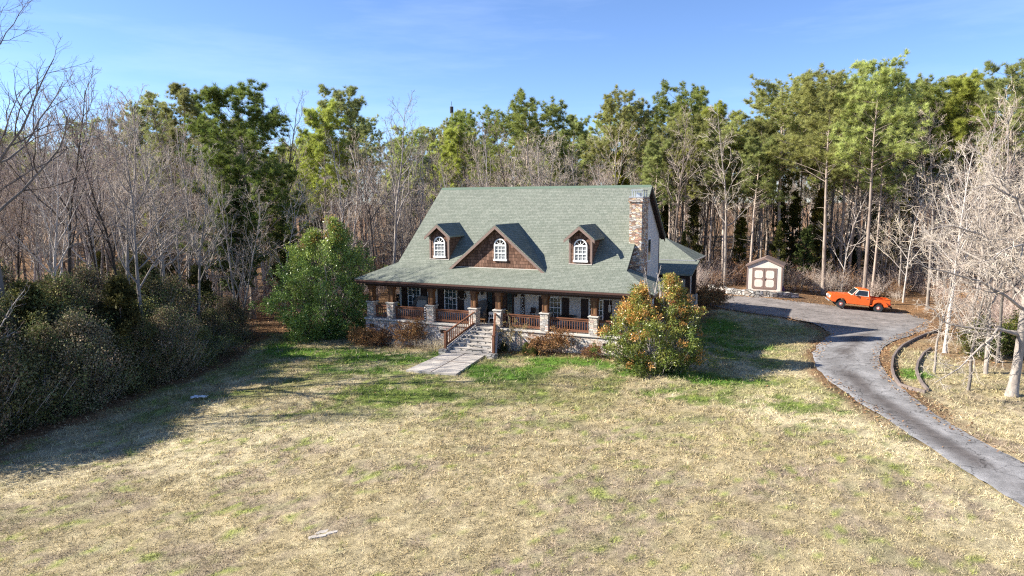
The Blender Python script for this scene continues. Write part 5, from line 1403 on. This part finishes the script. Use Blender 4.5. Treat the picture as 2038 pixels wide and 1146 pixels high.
for (px, py, p, s, lab) in ((1880, 702, HA, .62, 'dark-trunked bare tree at the edge of the gravel turning area'), (1985, 722, HE, .7, 'leaning brown trunk between the two stout pale trees')):
    x, y, z = on_ground(px, py); taken.append((x, y)); put(p, x, y, lab, None, s * 9, s)
for (px, py, s) in ((1952, 710, .65), (2034, 710, .75)):
    x, y, z = on_ground(px, py); put(HOLLY, x, y, 'green evergreen shrub under the trees past the curved bed', 'evergreen shrubs past the curved bed', s * 7, s)

# ------------------------------------------------------------------ two magnolias by the house and the shrubs along the wall
def mag1(t): return 2.7 * (.72 + .5 * t / .3 if t < .3 else 1.12 * (1 - ((t - .3) / .74) ** 1.7)) + .06
def mag1c(t, q, rng):
    n = len(t); a = rng.random(n)[:, None]; g = np.array((.135, .20, .05)); y_ = np.array((.32, .35, .075)); o = np.array((.38, .22, .05)); r_ = np.array((.32, .12, .06))
    m = np.clip((t[:, None] - .30) * .9 + (a - .5) * .9, 0, 1)
    c = g * (1 - m) + y_ * m
    k = ((t > .86) & (rng.random(n) < .22))[:, None]; c = np.where(k, np.where(a < .5, o, r_), c)
    return c
x, y, z = on_ground(640, 676)
M1 = leafy(51, 'magnolia_tree', 'broad evergreen magnolia, green below and yellow at the top, near the far porch corner', 'tree', 7.7, mag1, 1150, 50, .165, mag1c, 6, 'leaf', .34, sprouts=5, lobes=1.25, fork=.7)
put(M1, x, y + 1.2)
def mag2(t): return 1.92 * (.70 + .55 * t / .28 if t < .28 else 1.12 * (1 - ((t - .28) / .76) ** 1.5)) + .06
def mag2c(t, q, rng):
    n = len(t); a = rng.random(n)[:, None]; g = np.array((.12, .165, .032)); y_ = np.array((.32, .30, .07)); o = np.array((.50, .27, .08)); r_ = np.array((.44, .13, .07))
    m = np.clip((t[:, None] - .15) * 1.0 + (a - .5) * 1.0 + .05, 0, 1)
    c = g * (1 - m) + y_ * m
    b_ = rng.random(n)[:, None]
    c = np.where((b_ < .05 + .42 * t[:, None] ** 1.4) & (q[:, None] > .75), o, c)
    return np.where((b_ > .994), r_, c)
x, y, z = on_ground(1308, 736)
M2 = leafy(52, 'magnolia_tree', 'round magnolia bush with yellow and orange leaves in front of the near porch corner', 'tree', 4.5, mag2, 900, 50, .135, mag2c, 7, 'leaf', .26, sprouts=7, lobes=1.2, fork=1.1)
put(M2, x, y + .3)
BL = [(.22, .105, .045), (.28, .14, .06), (.15, .07, .04), (.33, .19, .085)]
S1 = twiggy(61, 1.35, 1.3, 40, 'shrub', 'dormant_shrub', 'brown', BL, 4200, r0=.008, leafsize=.075)
S2 = twiggy(62, 1.7, 1.6, 30, 'shrub', 'dormant_shrub', 'brown', BL, 3600, r0=.010, spread=.45, leafsize=.075)
S3 = twiggy(63, 2.3, 1.4, 12, 'shrub', 'dormant_shrub', 'straw', [(.24, .22, .07), (.34, .24, .10), (.30, .17, .07)], 2200, r0=.012, spread=.32, trop=.06)
S4 = twiggy(64, 1.0, 1.4, 60, 'grass clump', 'dry_grass_clump', 'straw', None, 0, 'dry grass', r0=.006, spread=.5, trop=-.05, m=(3, 2))
for p, px, py, s, lab in ((S1, 724, 686, 1.0, 'brown dormant shrub under the porch wall next to the magnolia'), (S1, 752, 688, .95, 'rusty brown shrub below the foundation vent'), (S2, 822, 690, 1.1, 'largest brown drooping shrub against the stone wall, by the steps'),
                          (S4, 792, 694, .7, 'small pinkish dry grass tuft in front of the stone wall'), (S4, 868, 698, 1.0, 'straw-coloured dry grass clump beside the steps'), (S4, 845, 697, .8, 'dry grass clump between the brown shrub and the steps'),
                          (S3, 1028, 700, 1.0, 'tall twiggy shrub with green tints right beside the steps'), (S1, 1072, 704, .9, 'small brown dormant shrub between the twiggy shrub and the copper one'), (S2, 1110, 704, .95, 'copper-leaved dormant shrub below the fifth pier'),
                          (S1, 1181, 711, .62, 'smallest reddish shrub under the last railing')):
    x, y, z = on_ground(px, py); put(p, x, y, lab, None, px * .1, s)
for px, py, s in ((1408, 612, 1.5), (1385, 612, 1.2), (1425, 606, 1.1)):
    x, y, z = on_ground(px, py); put(S1, x, y, 'dark mounded shrub in the shade between the house and the drive', 'dark shrubs by the rear wing', px, s)
for px, py, s in ((1003, 699, .16), (1048, 705, .20), (1062, 708, .15)):
    x, y, z = on_ground(px, py); put(HOLLY, x, y, 'low bright green plant at the foot of the stone wall by the steps', 'green plants by the steps', px, s)

# ------------------------------------------------------------------ the dark thicket along the lawn
tk = [(-60, 915), (20, 884), (95, 856), (165, 832), (230, 808), (290, 785), (345, 766), (395, 750), (437, 730), (470, 708), (500, 682)]
TP = [(TA, 4.6), (TB, 3.6), (TCx, 5.4)]
for i, (px, py) in enumerate(tk):
    x, y, z = on_ground(px, py); n = len(tk) - 1; f = i / n
    p, H_ = TP[i % 3]; h = 4.3 - 2.0 * f + .5 * math.sin(i * 2.1)
    put(p, x - 1.9 + .4 * f, y + .3, 'last low shrub of the thicket, where it meets the lawn near the magnolia' if i == n else 'dark leafy thicket shrub along the edge of the lawn', None if i == n else 'front row of the thicket', i * 1.3, max(.62, .95 * h / H_), h / H_)
    p, H_ = TP[(i + 1) % 3]; h = 5.4 - 1.5 * f + .6 * math.sin(i * 1.7)
    put(p, x - 4.6 + .6 * f, y + 1.1, 'tall dark shrub in the second row of the thicket', 'second row of the thicket', i * 1.9, 1.0, h / H_)
    p, H_ = TP[(i + 2) % 3]; h = 5.8 - 1.2 * f + .8 * math.sin(i * 2.7)
    put(p, x - 8.0, y + 1.6, 'tall shrub at the back of the thicket under the bare trees', 'back row of the thicket', i * 2.3, 1.1, h / H_)
for i, (px, y, s) in enumerate([(60, 31, 1.0), (230, 33, 1.0), (290, 38, 1.0), (400, 45, .9)]):
    x, yy, z = at_dist(px, y); put(CC, x, yy, 'olive-tipped young cedar growing out of the thicket', 'young cedars in the thicket', i * 2.2, s, s * 1.15)
# evergreens off to the side whose shadows reach the lawn
for i, (x, y, p, s) in enumerate([(-28, 17, CA, .6), (-31, 27, CA, .7), (-20.5, 13.0, CC, .8)]):
    put(p, x, y, 'dark evergreen standing in the woods behind the thicket', 'evergreens behind the thicket', i * 1.1, s)

# ------------------------------------------------------------------ the woods: every nearer tree a thing of its own
def free(x, y, dmin):
    for a, b_ in taken:
        if (a - x) ** 2 + (b_ - y) ** 2 < dmin * dmin: return False
    return True
def clear_of_house(x, y):
    u = (x - HX) * CS - (y - HY) * SN; v = (x - HX) * SN + (y - HY) * CS
    return not (-4 < u < 21 and -6 < v < 21)
def sample(n, x0, x1, y0, y1, dmin, tries=9000):
    out = []
    for _ in range(tries):
        if len(out) >= n: break
        x, y = rng.uniform(x0, x1), rng.uniform(y0, y1)
        if abs(x) > y * .80 + 4 or not clear_of_house(x, y) or not free(x, y, dmin): continue
        if poly_sd(np.array([x]), np.array([y]), LAWN)[0] < 2.0 or poly_sd(np.array([x]), np.array([y]), DRIVE)[0] < 2.5: continue
        if math.hypot(x - sx_, y - sy_) < 4.5 or (14 < x < 33 and y < 55) or (-2 < x < 21 and 55 < y < 63.5) or math.hypot(x - 27, y - 54) < 7: continue
        taken.append((x, y)); out.append((x, y))
    return out
def woods(pts, protos, weights, labs, grp, t0, t1):
    for x, y in pts:
        k = rng.choice(len(protos), p=np.array(weights) / sum(weights)); t = rng.uniform(t0, t1) - (70 if x / y > .42 and t0 < 260 else 0)
        s = np.clip(top_scale(protos[k], x, y, t), .35, 1.15)
        put(protos[k], x, y, labs[k], grp[k], rng.uniform(0, 6.28), s * rng.uniform(.9, 1.15), s)
woods(sample(16, 14, 36, 63, 75, 1.6), [PC, PB], [3, 1], ['slim straight pine in the dark woods behind the shed and truck'] * 2, ['slim pines behind the shed and truck'] * 2, 215, 280)
woods(sample(14, 13, 36, 63, 73, 1.7), [CA, CD, CB], [3, 3, 1], ['evergreen cedar in the dark understorey behind the shed and truck'] * 3, ['cedars behind the shed and truck'] * 3, 370, 470)
HW = [HA, HB, HC, HE, HG]
woods(sample(76, -52, -15.5, 26, 66, 2.1), HW + [HD], [5, 5, 3.5, 1.2, 3, 1.5], ['bare hardwood among the crowded trees beyond the thicket'] * 6, ['bare trees beyond the thicket'] * 6, 150, 330)
woods(sample(100, -16, 36, 60, 84, 2.1), HW + [HD], [3, 3, 1.5, 4, 5, 5], ['bare hardwood in the woods behind the house'] * 6, ['bare trees behind the house'] * 6, 235, 400)
woods(sample(62, 26, 70, 40, 72, 2.0), HW + [HD], [2, 2, 2.5, 5, 5, 4], ['pale bare hardwood in the woods past the truck'] * 6, ['bare trees past the truck'] * 6, 260, 480)
woods(sample(15, -40, 62, 66, 94, 3.2), [PB, PC, PD, PA], [3, 1, 2, 3], ['pine standing among the bare trees at the back of the woods'] * 4, ['pines at the back of the woods'] * 4, 205, 290)
woods(sample(26, -44, 60, 56, 80, 2.2), [CA, CB, CD], [4, 2, 2], ['evergreen cedar in the understorey of the woods'] * 3, ['understorey cedars'] * 3, 380, 500)

# ------------------------------------------------------------------ what nobody could count: far woods, brush, fallen leaves, grass
def scatter(name, srcs, P, label):
    """one object: the meshes in srcs stood on the points P (x, y, z, turn, scale, which)"""
    me = bpy.data.meshes.new(name); me.vertices.add(len(P)); me.vertices.foreach_set('co', P[:, :3].astype(np.float32).ravel())
    for nm, c in (('turn', 3), ('size', 4)):
        a = me.attributes.new(nm, 'FLOAT', 'POINT'); a.data.foreach_set('value', P[:, c].astype(np.float32))
    a = me.attributes.new('which', 'INT', 'POINT'); a.data.foreach_set('value', P[:, 5].astype(np.int32))
    o = bpy.data.objects.new(name, me); COL.objects.link(o); tag(o, label, None, None, 'stuff')
    ng = bpy.data.node_groups.new(name, 'GeometryNodeTree'); ng.interface.new_socket('Geometry', in_out='INPUT', socket_type='NodeSocketGeometry'); ng.interface.new_socket('Geometry', in_out='OUTPUT', socket_type='NodeSocketGeometry')
    N = ng.nodes; gi, go = N.new('NodeGroupInput'), N.new('NodeGroupOutput'); jn = N.new('GeometryNodeJoinGeometry')
    def at(nm, ty):
        q = N.new('GeometryNodeInputNamedAttribute'); q.data_type = ty; q.inputs[0].default_value = nm; return q.outputs[0]
    tu, si, wh = at('turn', 'FLOAT'), at('size', 'FLOAT'), at('which', 'INT')
    cx = N.new('ShaderNodeCombineXYZ'); ng.links.new(tu, cx.inputs[2])
    for i, group in enumerate(srcs):
        cp = N.new('FunctionNodeCompare'); cp.data_type = 'INT'; cp.operation = 'EQUAL'; ng.links.new(wh, cp.inputs[2]); cp.inputs[3].default_value = i
        for s_ in group:
            oi = N.new('GeometryNodeObjectInfo'); oi.inputs[0].default_value = s_; oi.transform_space = 'ORIGINAL'
            ip = N.new('GeometryNodeInstanceOnPoints'); ng.links.new(gi.outputs[0], ip.inputs['Points']); ng.links.new(cp.outputs[0], ip.inputs['Selection'])
            ng.links.new(oi.outputs['Geometry'], ip.inputs['Instance']); ng.links.new(cx.outputs[0], ip.inputs['Rotation']); ng.links.new(si, ip.inputs['Scale'])
            ng.links.new(ip.outputs[0], jn.inputs[0])
    ng.links.new(jn.outputs[0], go.inputs[0])
    md = o.modifiers.new('scatter', 'NODES'); md.node_group = ng
    return o
def pts_in(n, f, which_p, s0, s1):
    out = []
    while len(out) < n:
        x, y = f()
        if abs(x) > y * .84 + 5 or not clear_of_house(x, y): continue
        if poly_sd(np.array([x]), np.array([y]), LAWN)[0] < 1.2 or poly_sd(np.array([x]), np.array([y]), DRIVE)[0] < 1.5: continue
        if math.hypot(x - sx_, y - sy_) < 3.6: continue
        if which_p[0] == 4.01 and (math.hypot(x - 24.5, y - 55.5) < 5.5 or math.hypot(x - 28.5, y - 54) < 4.5): continue
        if which_p[0] == 4.01 and x < -10 and y < 43 and poly_sd(np.array([x]), np.array([y]), LAWN)[0] < 9: continue
        out.append((x, y, float(gz(x, y)), rng.uniform(0, 6.28), rng.uniform(s0, s1), rng.choice(len(which_p), p=np.array(which_p) / sum(which_p))))
    return np.array(out)
kids = lambda p: list(p.children)
far = pts_in(650, lambda: (rng.uniform(-125, 125), rng.uniform(88, 150)), [4, 4, 4, 1.3, .8], .7, 1.0)
scatter('distant_woods', [kids(HA), kids(HB), kids(HC), kids(PB), kids(PD)], far, 'far woods of bare trees and pines reading as one mass')
side = pts_in(105, lambda: (rng.choice([-1, 1]) * rng.uniform(38, 100), rng.uniform(42, 92)), [4, 4, 3, 2, 1], .75, 1.0)
scatter('side_woods', [kids(HA), kids(HB), kids(HC), kids(HE), kids(PC)], side, 'deeper woods of bare trees at both sides reading as one mass')
BR = [twiggy(71, 3.2, 2.4, 16, None, 'brush', 'mauve', None, 0, None, r0=.013, spread=.42, m=(6, 5)), twiggy(72, 2.3, 2.2, 18, None, 'brush', 'grey', None, 0, None, r0=.011, spread=.6, m=(6, 4)),
      twiggy(73, 2.6, 2.4, 16, None, 'brush', 'brown', BL, 500, None, r0=.011, spread=.5, m=(6, 4), leafsize=.09)]
BS = [[c for c in p.children] for p in BR]
for p in BR:
    for c in list(p.children):
        c.parent = None; COL.objects.unlink(c)
    bpy.data.objects.remove(p)
def brush_at():
    k = rng.random()
    if k < .30: return rng.uniform(-46, -16), rng.uniform(24, 66)
    if k < .62: return rng.uniform(-20, 36), rng.uniform(58, 84)
    return rng.uniform(25, 62), rng.uniform(38, 70)
scatter('undergrowth', BS, pts_in(700, brush_at, [4.01, 3, 4], .45, 1.15), 'tangled bare brush between the trees')

# fallen leaves and pine straw
def leaf_litter(n):
    x = rng.uniform(-32, 40, n); y = rng.uniform(20, 64, n)
    k = (np.abs(x) < y * .78 + 2); x, y = x[k], y[k]
    lm, sd = litter_mask(x, y); k = (rng.random(len(x)) < np.maximum(lm ** 1.5, .012 * (y > 26))) & (poly_sd(x, y, DRIVE) > -.5) & (((x - HX) * SN + (y - HY) * CS < .3) | ~((x > -12) & (x < 16)))
    x, y = x[k], y[k]; m = len(x)
    c = np.stack([x, y, gz(x, y) + .03 + rng.uniform(.0, .05, m)], 1)
    d = nrm(np.stack([rng.normal(0, 1, m), rng.normal(0, 1, m), rng.normal(0, .35, m)], 1)); s_ = nrm(np.cross(d, nrm(np.stack([rng.normal(0, .3, m), rng.normal(0, .3, m), np.ones(m)], 1))))
    v, f = blades(c, d, s_, rng.uniform(.07, .16, m), rng.uniform(.05, .10, m))
    pal = np.array([(.36, .21, .10), (.44, .29, .15), (.25, .14, .07), (.33, .24, .15), (.17, .10, .06)]); col = pal[rng.integers(0, 5, m)] * rng.uniform(.6, 1.3, m)[:, None]
    o = link('fallen_leaves', np_mesh('fallen_leaves', v, [f], np.repeat(col, 4, 0)), MT['dullleaf']); tag(o, 'orange brown leaves and pine straw strewn along the drive and woods', None, None, 'stuff')
leaf_litter(150000)
def grass():
    xs, ys = [], []
    for y0, y1, dens in ((8, 17, 620), (17, 24, 400), (24, 32, 240), (32, 44, 150), (44, 54, 70)):
        w = y1 * .80 + 3; n = int(dens * (y1 - y0) * 2 * w); x = rng.uniform(-w, w, n); y = rng.uniform(y0, y1, n); k = np.abs(x) < y * .80 + 3
        xs.append(x[k]); ys.append(y[k])
    x, y = np.concatenate(xs), np.concatenate(ys)
    sd = poly_sd(x, y, LAWN); lm, _ = litter_mask(x, y)
    u = (x - HX) * CS - (y - HY) * SN; v_ = (x - HX) * SN + (y - HY) * CS
    kp = (sd < .6) & (rng.random(len(x)) > lm * .85) & (poly_sd(x, y, DRIVE) > .05) & ~((u > -.4) & (u < 18.2) & (v_ > .3) & (v_ < 14)) & (poly_sd(x, y, wp) > .0)
    thin = fbm(x, y, .32, 301, 3); kp &= rng.random(len(x)) < sstep(.34, .60, thin) * .93 + .07
    x, y = x[kp], y[kp]; n = len(x)
    kc, gr = lawn_cols(x, y)
    dist = y / 16.0
    h = rng.uniform(.035, .10, n) * (1 + .5 * fbm(x, y, 1.1, 311)) * (1 + .35 * gr) * np.clip(dist, 1, 1.6)
    w_ = rng.uniform(.010, .020, n) * np.clip(dist, 1, 2.6)
    d = nrm(np.stack([rng.normal(0, .8, n), rng.normal(0, .8, n), rng.uniform(.35, 1.1, n)], 1)); s_ = nrm(np.cross(d, rdir(rng, n)))
    v, f = tri_blades(np.stack([x, y, gz(x, y) + (fbm(x, y, 2.2, 5) - .5) * .10 - .008], 1), d, s_, h * 1.25, w_)
    j = rng.random(n)[:, None]; col = kc * rng.uniform(.6, 1.55, n)[:, None]
    col = np.where(j > .90, np.array((.50, .43, .28)) * rng.uniform(.8, 1.2, n)[:, None], col); col = np.where(j < .05, OLIVE * rng.uniform(.6, 1.2, n)[:, None], col)
    o = link('grass', np_mesh('grass', v, [f], np.repeat(np.clip(col, .01, 1), 3, 0)), MT['grass']); tag(o, 'short dormant grass, tan with green patches', None, None, 'stuff')
    return n
NG = grass()
# drop prototypes that found no place
for o in list(bpy.data.objects):
    if o.type == 'EMPTY' and o.parent is None and 'label' in o.keys() and o.location.length < 1e-6 and o.name not in USED and o.children:
        for c in list(o.children): bpy.data.objects.remove(c)
        bpy.data.objects.remove(o)
print('blades', NG, 'objects', len(bpy.data.objects))
